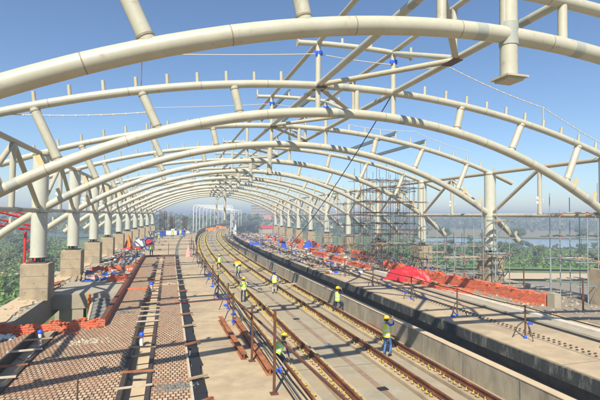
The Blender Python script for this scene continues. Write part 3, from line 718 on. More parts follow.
# right brick walls and heaps
brick_wall(P(20.1,12.1),P(31.5,11.3),.76,.42,'longest and tallest rough red brick wall on the right platform',.25)
brick_wall(P(31.9,11.3),P(39,11.6),.7,.5,'rough red brick wall behind the red tarpaulin heap',.4)
brick_wall(P(24.0,9.95),P(30.2,9.0),.34,.4,'low orange red brick wall in front of the longest brick wall',.3)
c=MB(); c.box((0,0,.4),(.45,.5,.8)); tag(c.build('concrete_block','concrete',loc=P(19.7,12.15)),'upright concrete block closing the near end of the longest brick wall','block')
for k,(s,l,h) in enumerate(((37.5,4.5,.6),(43.5,4,.75),(49.5,4.2,.85),(56,3.6,.8),(62.5,3.4,.9),(69,3.4,.9),(76,3.2,1.),(83,3,1.),(91,3,1.))):
    brick_wall(P(s,9.3 if k<3 else 9.8),P(s+l,9.2 if k<3 else 10.6),h*.72,.45,'orange red brick stack on the far right platform, %s beyond the tarpaulin'%ORD[k],.35,'brick stack','brick stacks')
for k,(s,l) in enumerate(((45,5),(54,5),(64,5),(74,5))):
    brick_wall(P(s,13.2),P(s+l,13.0),.9,.5,'red brick wall between pedestals of the right row, %s'%ORD[k],.35)
# tarp heap
def tarp(s,u,L,Wd,H,mname,lab,rz=0):
    mb=MB(); n=56; m_=36; rnd=random.Random(int(s*7))
    ph=[rnd.uniform(0,6) for _ in range(6)]
    for i in range(n+1):
        for j in range(m_+1):
            x=-1+2*i/n; y=-1+2*j/m_; e=(abs(x)**2.6+abs(y)**2.4)
            h=max(0,1-e)**.55*(1+.16*sin(5*x+ph[0])+.12*sin(7*y+x*6+ph[1]))
            h+=(.22*(1-abs(sin(6*x+4.5*y+ph[2])))**2+.20*(1-abs(sin(9*x-7*y+ph[3]+1.3*sin(3*y))))**2)*max(0,1-e*.6)-.08
            h+=.04*(1-abs(sin(19*x+11*y+ph[4])))*max(.2,1-e)
            mb.v.append(Vector((x*L/2*(1+.05*sin(9*y+ph[4])),y*Wd/2*(1+.08*sin(8*x+ph[5])),max(.015,h*H))))
    for i in range(n):
        for j in range(m_): a=i*(m_+1)+j; mb.face((a,a+m_+1,a+m_+2,a+1),0,True)
    # hem to the floor
    ring=[i*(m_+1) for i in range(n+1)]+[n*(m_+1)+j for j in range(1,m_+1)]+[i*(m_+1)+m_ for i in range(n-1,-1,-1)]+[j for j in range(m_-1,0,-1)]
    b=len(mb.v)
    for r in ring: v=mb.v[r]; mb.v.append(Vector((v.x,v.y,0)))
    for k in range(len(ring)): k2=(k+1)%len(ring); mb.face((ring[k],ring[k2],b+k2,b+k),0)
    return tag(mb.build('tarpaulin_heap',mname,loc=P(s,u,.02),rz=rz-TH(s)),lab,'tarpaulin')
tarp(30.9,9.5,2.1,3.7,.85,'red_tarp','bright red tarpaulin draped over a heap on the right platform',.35)
tarp(72,-13.4,1.9,1.9,1.0,'white_paint','white tarpaulin over materials by the left pedestals')
tarp(69.5,-14.6,1.0,2.2,1.3,'orange','orange tarpaulin bundle by the left pedestals')
tarp(75,-12.2,1.6,4,.7,'red_tarp','small red tarpaulin spread on the left deck')
tarp(66.5,-13.6,2.8,1.2,.25,'red_tarp','flat red sheet in front of the white tarpaulin')
tarp(35.8,-14.2,.7,.7,.12,'royal','small blue sheet on the landing, left one'); tarp(36.3,-13.0,.7,.6,.14,'royal','small blue sheet on the landing, right one')
tarp(36.9,-13.7,.8,.6,.2,'wall_pink','pinkish bag crumpled on the landing')
tarp(64,11.5,1.5,1.1,.9,'royal','blue tarpaulin bundle among brick stacks on the right platform')
tarp(73,4.9,1.8,1.1,.35,'royal','low blue tarpaulin by the right platform edge')
tarp(66,8.1,.8,.8,.9,'royal','dark blue sheeted box shape on the far right platform')
tarp(53.5,-6.3,.6,.7,1.0,'wall_pink','pink and white sack standing at the left platform edge')
# formwork boards by left pedestals
for k,(s,u,a) in enumerate(((33,-15.9,0),(37.6,-15.0,.2),(47,-14.2,-.2),(52,-13.6,.3),(58,-14.4,0),(63,-13,.4))):
    mb=MB()
    for q in range(3): mb.bar((-.4+q*.3,-1.8,.08+q*.07),(-.2+q*.25,1.8,.1+q*.06),.14,.05)
    tag(mb.build('plank_stack',['rust','plank','board_pale'][k%3],loc=P(s,u,.03),rz=a),'loose %s planks lying by the left pedestals, %s'%(['rust brown','brown','pale'][k%3],ORD[k]),'planks','planks on the left deck')
# fence at far left edge
t=empty('wire_fence',P(30,-19.5,GZ+5),0,'dark post and wire fence outside the left edge of the deck','fence')
for k in range(9):
    mb=MB(); mb.tube([(-2,k*1.5-6,-5),(-2,k*1.5-6,4.6)],.05,6); mb.build('fence_post','steel_dark',t)
for z in(1.4,2.2,3.0,3.8,4.4):
    mb=MB(); mb.tube([(-2,-6,z),(-2,6,z)],.03,5); mb.build('wire','steel_dark',t)
# red hoist mast with lattice boom
t=empty('red_crane',P(37.5,-18.7,GZ),0,'red hoist mast with a lattice boom beside the left deck','crane')
for dx in(-.25,.25):
    mb=MB(); mb.tube([(dx,0,0),(dx*1.5+.3,0,12.6)],.10,8); mb.build('mast_leg','red_paint',t)
mb=MB()
for k in range(16): mb.tube([(-.2,0,.4+k*.75),(.35,0,.8+k*.75)],.035,5)
mb.build('lattice','red_paint',t)
mb=MB()
A=Vector((-4.2,-3,13.9));B=Vector((1.0,.6,12.7))
offs=[Vector((0,0,.35)),Vector((.2,-.3,-.25)),Vector((-.2,.3,-.25))]
for o_ in offs: mb.tube([A+o_,B+o_*.4],.07,6)
for k in range(14):
    f=k/14; c0=A.lerp(B,f); c1=A.lerp(B,f+1/14); mb.tube([c0+offs[k%3],c1+offs[(k+1)%3]],.04,5)
mb.build('boom','red_paint',t)
mb=MB(); A=Vector((-4.2,-2,15.0)); B=Vector((.2,.2,13.6)); 
for o_ in offs: mb.tube([A+o_*.7,B+o_*.5],.07,6)
for k in range(12): f=k/12; mb.tube([A.lerp(B,f)+offs[k%3]*.7,A.lerp(B,f+1/12)+offs[(k+1)%3]*.7],.04,5)
mb.build('upper_boom','red_paint',t)

# ================================================================== SCAFFOLDS
def scaffold(s0,u0,L,D,H,nx,ny,nz,lab,rz=0,gal='galv',jit=1.2,planks=True,diag=True):
    t=empty('scaffold',P(s0,u0),rz-TH(s0),lab,'scaffold','tubular scaffolds on the right platform')
    r=.028; rnd=random.Random(int(s0*13+u0))
    for i in range(nx+1):
        for j in range(ny+1):
            mb=MB(); h=H+rnd.uniform(-jit,jit*.7); mb.tube([(D*i/nx,L*j/ny,.0),(D*i/nx,L*j/ny,h)],r,6)
            mb.build('standard',gal if rnd.random()<.93 else 'galv_dark',t)
    for k in range(1,nz+1):
        z=H*k/(nz+.5)-.3
        for j in range(ny+1):
            mb=MB(); mb.tube([(-rnd.uniform(.1,.9),L*j/ny+.05,z),(D+rnd.uniform(.1,.8),L*j/ny+.05,z)],r,6); mb.build('ledger',gal,t)
        for i in range(nx+1):
            mb=MB(); mb.tube([(D*i/nx+.05,-rnd.uniform(.1,.6),z+.07),(D*i/nx+.05,L+rnd.uniform(.1,.6),z+.07)],r,6); mb.build('transom',gal,t)
        if planks and k%2==0:
            for q in range(2):
                mb=MB(); mb.box((D/2,L*(.3+.3*q),z+.13),(D*.96,.26,.045)); mb.build('walk_board',rnd.choice(['plank','board_pale','galv']),t)
    if diag:
        for k in range(nz):
            i=k%nx; mb=MB(); z0=H*k/(nz+.5); z1=H*(k+1)/(nz+.5); mb.tube([(D*i/nx,-.07,z0),(D*(i+1)/nx,-.07,z1)],r,6); mb.build('diagonal_brace','galv_dark',t)
    mb=MB(); n=0
    for k in range(1,nz+1):
        z=H*k/(nz+.5)-.3
        for i in range(nx+1):
            for j in range(ny+1):
                if rnd.random()<.4: mb.box((D*i/nx,L*j/ny,z+.03),(.10,.10,.12),mi=rnd.choice((0,0,1,2)))
    mb.build('couplers',['red_paint','orange','galv'],t)['kind']='stuff'
scaffold(36.5,10.2,2.5,4.2,8.6,4,1,6,'tall dense tube scaffold on the right platform, front part',gal='galv_dark',jit=1.6)
scaffold(41,10.7,3.1,5.5,9.6,5,2,8,'tall dense tube scaffold on the right platform, rear part',gal='galv_dark',jit=1.8)
scaffold(34,13.4,2.6,3.4,3.4,4,1,3,'lower green grey scaffold in front of the third pedestal of the right row',gal='galv',jit=.5)
scaffold(28.3,11.9,2.2,3.4,3.6,4,1,3,'waist high grey scaffold left of the second pedestal of the right row',gal='galv',jit=1.2,diag=False)
scaffold(27.0,14.6,1.6,1.1,5.6,1,1,4,'narrow scaffold tower wrapped around the second column of the right row',gal='galv',jit=1.0)
scaffold(19.6,14.5,2.6,2.4,6.2,3,1,4,'grey tube scaffold at the right edge of the view',gal='galv',jit=1.3)
scaffold(51,12.5,3,4,7.5,4,1,5,'far scaffold around the fourth column of the right row',gal='galv_dark',jit=1.2)
scaffold(62,12.8,3,3,5,3,1,4,'farthest low scaffold beside the right columns',gal='galv',jit=1)
for k,(s,u,h) in enumerate(((21.5,13.8,2.6),(23.2,13.4,1.8),(26,13.6,2.1),(18.2,12.5,1.8))):
    mb=MB(); mb.tube([(0,0,0),(0,0,h)],.04,8); mb.tube([(0,0,h*.4),(0,0,h*.4+.12)],.07,8)
    tag(mb.build('prop_tube','galv' if k%2==0 else 'rust_dark',loc=P(s,u)),'upright steel tube behind the brick wall end, %s from the camera'%ORD[k],'tube','upright tubes by the brick wall')

# ================================================================== BEYOND THE STATION
def portal(s,k):
    t=empty('overhead_portal',P(s,-.7,0),-TH(s),'white overhead line portal spanning the viaduct, %s beyond the station'%ORD[k],'portal','overhead line portals')
    for sg in(-1,1):
        mb=MB(); mb.tube([(sg*5.4,0,-1.2),(sg*5.4,0,6.8),(sg*5.25,0,7.4),(sg*4.7,0,7.6)],.10,8); mb.build('mast','white_paint',t)
    mb=MB(); mb.tube([(-4.7,0,7.6),(4.7,0,7.6)],.09,8)
    mb.tube([(-2.4,0,7.6),(-2.4,0,6.2)],.05,6); mb.tube([(2.1,0,7.6),(2.1,0,6.2)],.05,6); mb.build('crossbeam','white_paint',t)
for k in range(9): portal(126+k*16,k)
for k,s in enumerate((112.5,120)):
    t=empty('white_mast',P(s,4.9,0),-TH(s),'white overhead line mast on the right platform end, %s'%('near one','far one')[k],'mast','white masts on the right platform end')
    mb=MB(); mb.tube([(0,0,0),(0,0,5.6)],.2,10); mb.build('pole','white_paint',t)
    mb=MB(); mb.tube([(0,0,5.3),(-3.5,0,5.7)],.07,6); mb.build('arm','white_paint',t)
for k,(s,u) in enumerate(((121.5,-14.4),(122,-13.7),(121.6,-13.1),(124,-12.0),(124.4,-11.3),(124,-11.8),(128,-8.9),(128.4,-8.2))):
    t=empty('rebar_cage',P(s,u,-1 if s>122 else 0),0,'dark column rebar cage rising beyond the left platform end, %s from the left'%ORD[k].replace('nearest','first').replace('second first','second'),'rebar cage','rebar cages at the platform end')
    for q in range(6):
        a=q*pi/3; mb=MB(); mb.tube([(.25*cos(a),.25*sin(a),0),(.25*cos(a),.25*sin(a),5.5+random.uniform(-.4,.6))],.05,5); mb.build('bar','rust_dark',t)
    mb=MB()
    for q in range(14): mb.tube([(.28*cos(a*pi/4),.28*sin(a*pi/4),.3+q*.35) for a in range(9)],.025,4,caps=False)
    mb.build('ties','steel_dark',t)
for k,(s,u,m_,d) in enumerate(((108,-10.4,'white_paint',(2.4,1.6,1.0)),(112,-8.6,'blue_plastic',(2.0,1.4,.9)),(104,-12.6,'royal',(2.2,1.4,1.1)),(116,-6.8,'white_paint',(1.8,1.4,.8)),(98,-13.4,'grey_cloth',(1.6,1.6,1.2)),(118,-10.2,'white_paint',(2.2,1.2,1.1)))):
    t=empty('site_cabinet',P(s,u),-TH(s)+k*.2,'%s cabinet on short feet at the far left platform end, %s along'%(['white','bright blue','dark blue','low white','grey','farthest white'][k],ORD[k]),'cabinet','cabinets at the platform end')
    mb=MB(); mb.box((0,0,d[2]/2+.12),d); mb.build('body',m_,t)
    mb=MB(); mb.box((0,0,d[2]+.15),(d[0]+.1,d[1]+.1,.06)); mb.build('lid','roof_grey',t)
    mb=MB()
    for a in(-.4,.4):
        for b in(-.4,.4): mb.box((a*d[0],b*d[1],.06),(.1,.1,.12))
    mb.build('feet','black',t)
# yellow machine between rails
t=empty('track_trolley',P(53.5,-.55,-1.2),0,'small orange yellow trolley standing between the rails far down the track','trolley')
mb=MB(); mb.box((0,0,.38),(.7,.6,.36)); mb.build('body','helmet_yellow',t)
mb=MB(); mb.box((0,0,.60),(.5,.4,.1)); mb.build('hood','orange',t)
for q in(-1,1):
    mb=MB(); mb.tube([(q*.35,-.5,.12),(q*.35,.5,.12)],.12,10); mb.build('wheel_axle','black',t)
# orange barriers far
for k,(s,u) in enumerate(((150,-1.5),(160,-3.0),(172,-2.2),(185,.5),(196,-1.5),(176,1.6))):
    t=empty('orange_barrier',P(s,u,-1.0),-TH(s),'orange barrier board on the far viaduct track, %s'%ORD[k],'barrier','orange barriers on the far track')
    mb=MB(); mb.box((0,0,.9),(2.2,.1,.5)); mb.build('board','orange',t)
    mb=MB(); 
    for q in(-.9,.9): mb.box((q,0,.45),(.08,.4,.9))
    mb.build('feet','white_paint',t)

# ================================================================== TREES / FAR THINGS
def tree_mesh(seed,H,R,nleaf,ls,trunk_r=.22,flat=.7):
    rnd=random.Random(seed); tk=MB(); h0=H*.35
    tk.tube([(0,0,-.5),(rnd.uniform(-.2,.2),rnd.uniform(-.2,.2),h0),(rnd.uniform(-.4,.4),rnd.uniform(-.4,.4),H*.75)],[trunk_r,trunk_r*.75,trunk_r*.3],7)
    clumps=[]
    for k in range(11):
        a=rnd.uniform(0,2*pi); rr=R*rnd.uniform(.15,.85); z=H*rnd.uniform(.42,.92); rr*=sqrt(max(.15,1-((z/H-.6)/.45)**2))
        c=Vector((rr*cos(a),rr*sin(a),z)); clumps.append((c,R*rnd.uniform(.28,.5)))
        tk.tube([(0,0,h0*rnd.uniform(.7,1.3)),c*.6+Vector((0,0,z*.3)),c],[trunk_r*.4,trunk_r*.25,.03],5)
    lf=MB()
    for _ in range(nleaf):
        c,cr=rnd.choice(clumps); d=Vector((rnd.gauss(0,1),rnd.gauss(0,1),rnd.gauss(0,1)*flat)).normalized()
        p=c+d*cr*rnd.uniform(.5,1.05)*(1 if rnd.random()<.9 else 1.2)
        n=(d+Vector((rnd.gauss(0,.6),rnd.gauss(0,.6),rnd.gauss(0,.6)+.4))).normalized(); x=n.orthogonal().normalized(); x=Matrix.Rotation(rnd.uniform(0,6),3,n)@x; y=n.cross(x); s=ls*rnd.uniform(.6,1.3)
        b=len(lf.v); lf.v+= [p-x*s-y*s*.6,p+x*s*.2-y*s*.9,p+x*s+y*s*.3,p-x*s*.1+y*s*.8]; lf.face((b,b+1,b+2,b+3),0 if rnd.random()<.7 else 1)
    return tk.mesh('trunk','bark'), lf
TM=[]
for k,(H,R,lm) in enumerate(((8,4.2,('leaf_dark','leaf_mid')),(6.5,3.4,('leaf_mid','leaf_olive')),(9.5,4.4,('leaf_dark','leaf_olive')),(5,3.2,('leaf_bright','leaf_mid')),(7,3.0,('leaf_olive','leaf_mid')))):
    tk,lf=tree_mesh(k+1,H,R,1700,.30); TM.append((tk,lf.mesh('crown',list(lm))))
KN=['dark rounded tree','mid green tree','tall olive tree','small bright tree','narrow olive tree']
treecount={}
def tree(x,y,k,sc,place):
    key=(k,place); n=treecount.get(key,0); treecount[key]=n+1
    lab='%s %s'%(KN[k],place); TREES.append((math.atan2(x,y),place,lab))
    TREES[-1]+=(None,)
    t=empty('tree',(x,y,GZ),random.uniform(0,6.28),lab,'tree','trees in the fields'); t.scale=(sc,sc,sc*random.uniform(.85,1.1))
    for nm,me in(('trunk',TM[k][0]),('crown',TM[k][1])):
        o=bpy.data.objects.new(nm,me); COL.objects.link(o); o.parent=t
    TREES[-1]=TREES[-1][:3]+(t,)
TREES=[]
PL=[]
rnd=random.Random(3)
def scatter(n,xr,yr,sr,kinds,place,cond=lambda x,y:True,gap=3.5):
    c=0; tries=0
    while c<n and tries<n*40:
        tries+=1; x=rnd.uniform(*xr); y=rnd.uniform(*yr)
        if not cond(x,y) or any((x-a)**2+(y-b)**2<gap*gap for a,b in PL): continue
        PL.append((x,y)); tree(x,y,rnd.choice(kinds),rnd.uniform(*sr),place); c+=1
def above(x,y,a,b): # y over line
    return y>a+b*x
scatter(26,(72,200),(100,190),(.4,.7),(0,1,3,4,1),'between bright field and river',lambda x,y: 0<(y-(150-.36*x)+22)<52 ,3.2)
scatter(12,(120,300),(190,250),(.6,1.0),(0,2,1),'on the far river bank at the right',lambda x,y: y>265-.33*x+ -8 and y<300-.33*x,7)
scatter(26,(110,330),(110,215),(.3,.6),(0,1,4,3),'on the near river bank',lambda x,y: (x<165 and 0<(205-.95*(x-118))-y<16) or (x>=165 and 0<(161-.33*(x-165))-y<9),3.5)
scatter(16,(200,520),(230,420),(.6,1.0),(0,1,4),'in the brown fields beyond the river',lambda x,y: y>300-.28*x+30,9)
scatter(34,(-95,-26),(120,250),(.5,.9),(0,1,1,4,3),'in the wood left of the station',lambda x,y: x<-.22*y+4,4.2)
scatter(10,(-60,-26),(84,118),(.35,.55),(1,3,4),'near the left field track',lambda x,y:True,4)
def nth(n): return '%d%s'%(n,'th' if 10<=n%100<=20 else {1:'st',2:'nd',3:'rd'}.get(n%10,'th'))
for pl in set(q[1] for q in TREES):
    for n_,q in enumerate(sorted([q for q in TREES if q[1]==pl],key=lambda q:q[0])): q[3]['label']='%s, %s from the left'%(q[2],nth(n_+1))
# shrubs: ground cover masses
def shrubs(name,n,reg,hs,mats,lab,size=.35):
    mb=MB(); r=random.Random(len(name)+n)
    for _ in range(n):
        x,y=reg(r); h=r.uniform(*hs); cz=GZ+.2
        for _2 in range(r.randint(8,13)):
            p=Vector((x+r.gauss(0,h*.5),y+r.gauss(0,h*.5),cz+r.uniform(.1,h))); a=Vector((r.gauss(0,1),r.gauss(0,1),r.gauss(0,.6))).normalized()*size*r.uniform(.5,1.5); b=a.orthogonal().normalized()*size*r.uniform(.4,1.2); b=Matrix.Rotation(r.uniform(0,6),3,a.normalized())@b
            q=len(mb.v); mb.v+=[p-a-b,p+a-b,p+a+b,p-a+b]; mb.face((q,q+1,q+2,q+3),r.randrange(len(mats)))
    tag(mb.build(name,list(mats)),lab,'vegetation',None,'stuff')
def regR(r):
    x=r.uniform(55,260); return x,r.uniform(0,1)**1.2*75+(118-.30*x)+8
def regL(r):
    y=r.uniform(70,270); return r.uniform(-110,-.2*y-2),y
shrubs('undergrowth',4600,regR,(.3,1.5),('leaf_mid','leaf_bright','leaf_olive','leaf_dark'),'mixed green undergrowth beyond the right platform',.27)
shrubs('undergrowth',6500,regL,(.4,1.9),('leaf_mid','leaf_bright','leaf_olive','leaf_dark'),'mixed green undergrowth left of the station',.22)
def regC(r):
    a=r.uniform(-.55,1.25); d=r.uniform(330,900); return d*sin(a),d*cos(a)
mb=MB(); r=random.Random(5)
for _ in range(1500):
    a=r.uniform(-.6,1.3); dd=r.choice((1,1,1.35,1.9))*r.uniform(330,470); 
    if a>.45: dd=r.choice((1,1.3))*r.uniform(520,720)
    x,y=dd*sin(a),dd*cos(a); H=r.uniform(7,15)*(dd/450)**.5
    for _2 in range(26):
        p=Vector((x+r.gauss(0,5),y+r.gauss(0,5),GZ+H*r.uniform(.05,1)**.8)); s_=r.uniform(.8,2.0); n=Vector((r.gauss(0,1),r.gauss(0,1),r.gauss(.5,.7))).normalized(); a_=n.orthogonal()*s_; b_=n.cross(a_.normalized())*s_*.8
        q=len(mb.v); mb.v+=[p-a_-b_*.5,p+a_*.4-b_,p+a_+b_*.5,p-a_*.3+b_]; mb.face((q,q+1,q+2,q+3),r.choice((0,0,1)))
tag(mb.build('far_woodland',['leaf_dark','leaf_olive']),'far line of woods fading into the haze along the horizon','woodland',None,'stuff')
# far town
def building(x,y,w_,d_,h,m_,roof,k,lab):
    t=empty('building',(x,y,GZ),.3*k,lab,'building','far buildings in the haze')
    mb=MB(); mb.box((0,0,h/2),(w_,d_,h)); mb.build('wall',m_,t)
    mb=MB(); mb.box((0,0,h+.3),(w_+.8,d_+.8,.6)) if k%2 else mb.box((w_*.2,0,h+1.2),(w_*.3,d_*.5,2.4)); mb.build('roof',roof,t)
    fl=int(h/3.2)
    for f in range(fl):
        mb=MB()
        for c_ in range(int(w_/3)):
            for sg in(-1,1): mb.box((-w_/2+1.5+c_*3,sg*d_/2,1.8+f*3.2),(1.4,.1,1.4))
        mb.build('window_row','window_dark',t)
    return t
BL=[]
B=[('wall_white','roof_grey','white'),('wall_pink','tin_roof','pink walled'),('wall_tan','tin_roof','tan'),('wall_white','tin_roof','white red roofed')]
kk=0
for (x,y,w_,d_,h) in ((78,352,22,12,8),(92,400,14,12,14),(104,365,20,10,9),(120,410,18,12,12),(140,380,16,12,7),(160,430,20,12,15),(100,480,24,14,24),(300,640,30,14,16),(380,600,24,12,13),(450,560,40,14,18),(540,540,24,14,14),(600,500,30,14,16),(-120,420,18,12,14),(210,450,22,12,12),(250,520,22,12,18)):
    b=B[kk%4]; kk+=1
    nm=['low','narrow','boxy','plain'][kk%4]
    BL.append((math.atan2(x,y),building(x,y,w_,d_,h,b[0],b[1],kk,''),b[2],nm,'beyond the river' if x>250 else 'behind the right platform end' if x>0 else 'left of the tracks'))
for pl in set(q[4] for q in BL):
    for n_,q in enumerate(sorted([q for q in BL if q[4]==pl],key=lambda q:q[0])): q[1]['label']='%s %s far building %s, %s from the left'%(q[3],q[2],pl,nth(n_+1))
# pink tin-roofed shed
t=empty('tin_shed',(66,300,GZ),.2,'low shed with a bright pink red tin roof beyond the right platform end','shed')
mb=MB(); mb.box((0,0,3),(14,9,6)); mb.build('wall','wall_tan',t); t.scale=(.75,.7,.8)
mb=MB(); mb.v=[Vector(v) for v in((-7.5,-5,6),(7.5,-5,6),(7.5,5,6),(-7.5,5,6),(-7.5,0,8.6),(7.5,0,8.6))]
for f in((0,1,5,4),(2,3,4,5),(0,4,3),(1,2,5)): mb.face(f)
mb.build('roof','red_tarp',t)

# ================================================================== PEOPLE
def ik(a,b,l1,l2,pole):
    d=b-a; L=min(d.length,(l1+l2)*.999); dn=d.normalized(); x=(l1*l1-l2*l2+L*L)/(2*L); h=sqrt(max(l1*l1-x*x,1e-6))
    p=pole-dn*pole.dot(dn); p.normalize(); return a+dn*x+p*h
def skinned(name,chains):
    """chains: list of (points, radii, link_to_index_or_None, tag) -> baked mesh and bones"""
    verts=[];edges=[];rad=[];bones=[]
    for pts,rs,link,tg in chains:
        prev=link
        for p,r in zip(pts,rs):
            verts.append(p); rad.append(r)
            i=len(verts)-1
            if prev is not None: edges.append((prev,i)); bones.append((verts[prev],verts[i],tg))
            prev=i
    me=bpy.data.meshes.new(name); me.from_pydata([tuple(v) for v in verts],edges,[])
    o=bpy.data.objects.new(name,me); COL.objects.link(o)
    sm=o.modifiers.new('skin','SKIN'); sm.use_smooth_shade=True
    for i,sv in enumerate(me.skin_vertices[0].data):
        r=rad[i]; sv.radius=r if isinstance(r,tuple) else (r,r); sv.use_root=(i==0)
    ss=o.modifiers.new('sub','SUBSURF'); ss.levels=1; ss.render_levels=1
    dg=bpy.context.evaluated_depsgraph_get(); em=bpy.data.meshes.new_from_object(o.evaluated_get(dg))
    bpy.data.objects.remove(o); return em,bones
def segd(p,a,b):
    d=b-a; t=max(0,min(1,(p-a).dot(d)/max(d.length_squared,1e-9))); return (p-(a+d*t)).length
def person(pos,rz,lab,shirt='navy',pants='navy',helmet='helmet_yellow',lh=(-.25,.12,.85),rh=(.25,.12,.85),lf=(-.12,0,0),rf=(.12,0,0),lean=0.0,hip=.94,look=(0,0),side=0.0,vest=True,H=1.0,sleeve=True,phone=None,bags=None):
    t=empty('person',pos,rz,lab,'person','construction workers in safety vests' if vest else None); t.scale=(H,H,H)
    hipc=Vector((0,0,hip)); R=Matrix.Rotation(-lean,3,'X')@Matrix.Rotation(side,3,'Y')
    T=lambda x,y,z: hipc+R@Vector((x,y,z))
    chest=T(0,.01,.30); neck=T(0,.0,.50); 
    Rh=R@Matrix.Rotation(look[1],3,'X'); headc=T(0,.02,.66); 
    chains=[([hipc,T(0,.0,.14),chest,T(0,0,.42),neck,T(0,.01,.56),headc,headc+Rh@Vector((0,0,.09))],[(.15,.115),(.14,.105),(.165,.12),(.15,.10),.055,.055,.095,.075],None,'torso')]
    # index: hip0, waist1, chest2, ucchest3, neck4, 5, head6, 7
    for sg,hd in((-1,Vector(lh)),(1,Vector(rh))):
        sh=T(sg*.185,0,.44); el=ik(sh,hd,.29,.27,Vector((sg*.45,-.45,-1.0))); 
        d=(hd-el).normalized()
        chains.append(([sh,el,el.lerp(hd,.55),hd],[.058,.044,.040,.026],3,'arm%d'%sg))
    for sg,ft in((-1,Vector(lf)),(1,Vector(rf))):
        hp=Vector((sg*.095,0,hip-.04)); an=ft+Vector((0,0,.08)); kn=ik(hp,an,.45,.43,Vector((sg*.1,1,0)))
        chains.append(([hp,hp.lerp(kn,.5),kn,kn.lerp(an,.35),an],[.10,.082,.060,.056,.042],0,'leg'))
    me,bones=skinned('body',chains)
    # hands: palm + five fingers, merged in the same mesh
    bm=bmesh.new(); bm.from_mesh(me)
    for sg,hd in((-1,Vector(lh)),(1,Vector(rh))):
        sh=T(sg*.185,0,.44); el=ik(sh,hd,.29,.27,Vector((sg*.45,-.45,-1.0))); d=(hd-el).normalized(); sidev=d.cross(Vector((sg,0,0)))
        if sidev.length<.1: sidev=Vector((0,1,0))
        sidev.normalize(); nrm=d.cross(sidev).normalized()
        hm=MB(); hm.tube([hd-d*.03,hd+d*.03,hd+d*.085],[.026,.04,.036],8)
        for k,L in enumerate((.068,.078,.072,.055)):
            b=hd+d*.078+sidev*(.030-.02*k); hm.tube([b-d*.02,b+d*L*.5,b+d*L*.85+nrm*.02*sg],[.0105,.0095,.007],6)
        b=hd+d*.02+sidev*.03; hm.tube([b,b+sidev*.035+d*.03,b+sidev*.045+d*.06],[.013,.011,.008],6)
        hme=hm.mesh('h','skin'); bm.from_mesh(hme)
    # nose, ears and chin on the head
    for off,rr in((Vector((0,.105,.0)),.018),(Vector((0,.085,-.07)),.035),(Vector((-.09,0,-.0)),.022),(Vector((.09,0,0)),.022)):
        c=headc+Rh@off; bmesh.ops.create_icosphere(bm,subdivisions=2,radius=rr,matrix=Matrix.Translation(c))
    me2=bpy.data.meshes.new('body'); bm.to_mesh(me2); bm.free()
    for m_ in('skin',shirt,pants,'shoe'): me2.materials.append(MT[m_])
    hands=[Vector(lh),Vector(rh)]
    for p in me2.polygons:
        c=p.center; best=min(bones,key=lambda b:segd(c,b[0],b[1]))
        tg=best[2]; hz=(R.inverted()@(c-hipc)).z
        if tg=='leg': mi=2
        elif tg.startswith('arm'): mi=0 if min((c-h).length for h in hands)<.045 or any((c-h).length<.14 and (c-h).dot((h-T(0,0,.4)).normalized())>.0 for h in hands) else 1
        else: mi=0 if hz>.50 else (2 if hz<.02 else 1)
        if (c-headc).length<.14: mi=0
        p.material_index=mi; p.use_smooth=True
    o=bpy.data.objects.new('body',me2); COL.objects.link(o); o.parent=t
    # eyes
    mb=MB()
    for x in(-.034,.034): c=headc+Rh@Vector((x,.087,.02)); mb.box(c,(.026,.012,.012),R=Rh)
    mb.build('eyes','black',t)
    # boots
    for sg,ft in((-1,Vector(lf)),(1,Vector(rf))):
        mb=MB(); b=len(mb.v); 
        for (y0,z0,w0,h0) in((-.09,.0,.045,.12),(.02,.0,.052,.12),(.12,.0,.05,.07),(.185,.0,.035,.045)):
            for a in range(8):
                an=a*pi/4+.39; mb.v.append(ft+Vector((cos(an)*w0,y0,h0/2+sin(an)*h0/2)))
        for i in range(3):
            for a in range(8): a2=(a+1)%8; mb.face((b+i*8+a,b+i*8+a2,b+i*8+8+a2,b+i*8+8+a),0,True)
        mb.face([b+a for a in range(8)]); mb.face([b+24+a for a in range(8)][::-1]); mb.build('boot','shoe',t)
    # helmet
    if helmet:
        mb=MB(); prof=[(.118,0),(.12,.03),(.112,.07),(.085,.11),(.045,.13),(.01,.135)]
        seg=16; b=len(mb.v)
        for r_,z in prof:
            for k in range(seg): a=2*pi*k/seg; mb.v.append(headc+Rh@Vector((r_*cos(a),r_*1.15*sin(a),z+.045)))
        for i in range(len(prof)-1):
            for k in range(seg): k2=(k+1)%seg; mb.face((b+i*seg+k,b+i*seg+k2,b+(i+1)*seg+k2,b+(i+1)*seg+k),0,True)
        b2=len(mb.v)
        for k in range(seg):
            a=2*pi*k/seg; ex=.02+(.05 if sin(a)>.2 else 0); mb.v.append(headc+Rh@Vector(((.118+ex*.5)*cos(a),(.136+ex)*sin(a),.035)))
        for k in range(seg): k2=(k+1)%seg; mb.face((b+k,b+k2,b2+k2,b2+k),0,True)
        mb.face([b2+k for k in range(seg)][::-1])
        mb.build('helmet',helmet,t)
    else:
        mb=MB(); mb.lathe([(.10,-.03),(.108,.03),(.09,.09),(.04,.12),(.01,.125)],c=headc,seg=12); mb.build('hair','black',t)
    mb=MB(); c=headc+Rh@Vector((0,-.05,-.035)); mb.box(c,(.15,.09,.08),R=Rh); mb.build('hair','black',t)
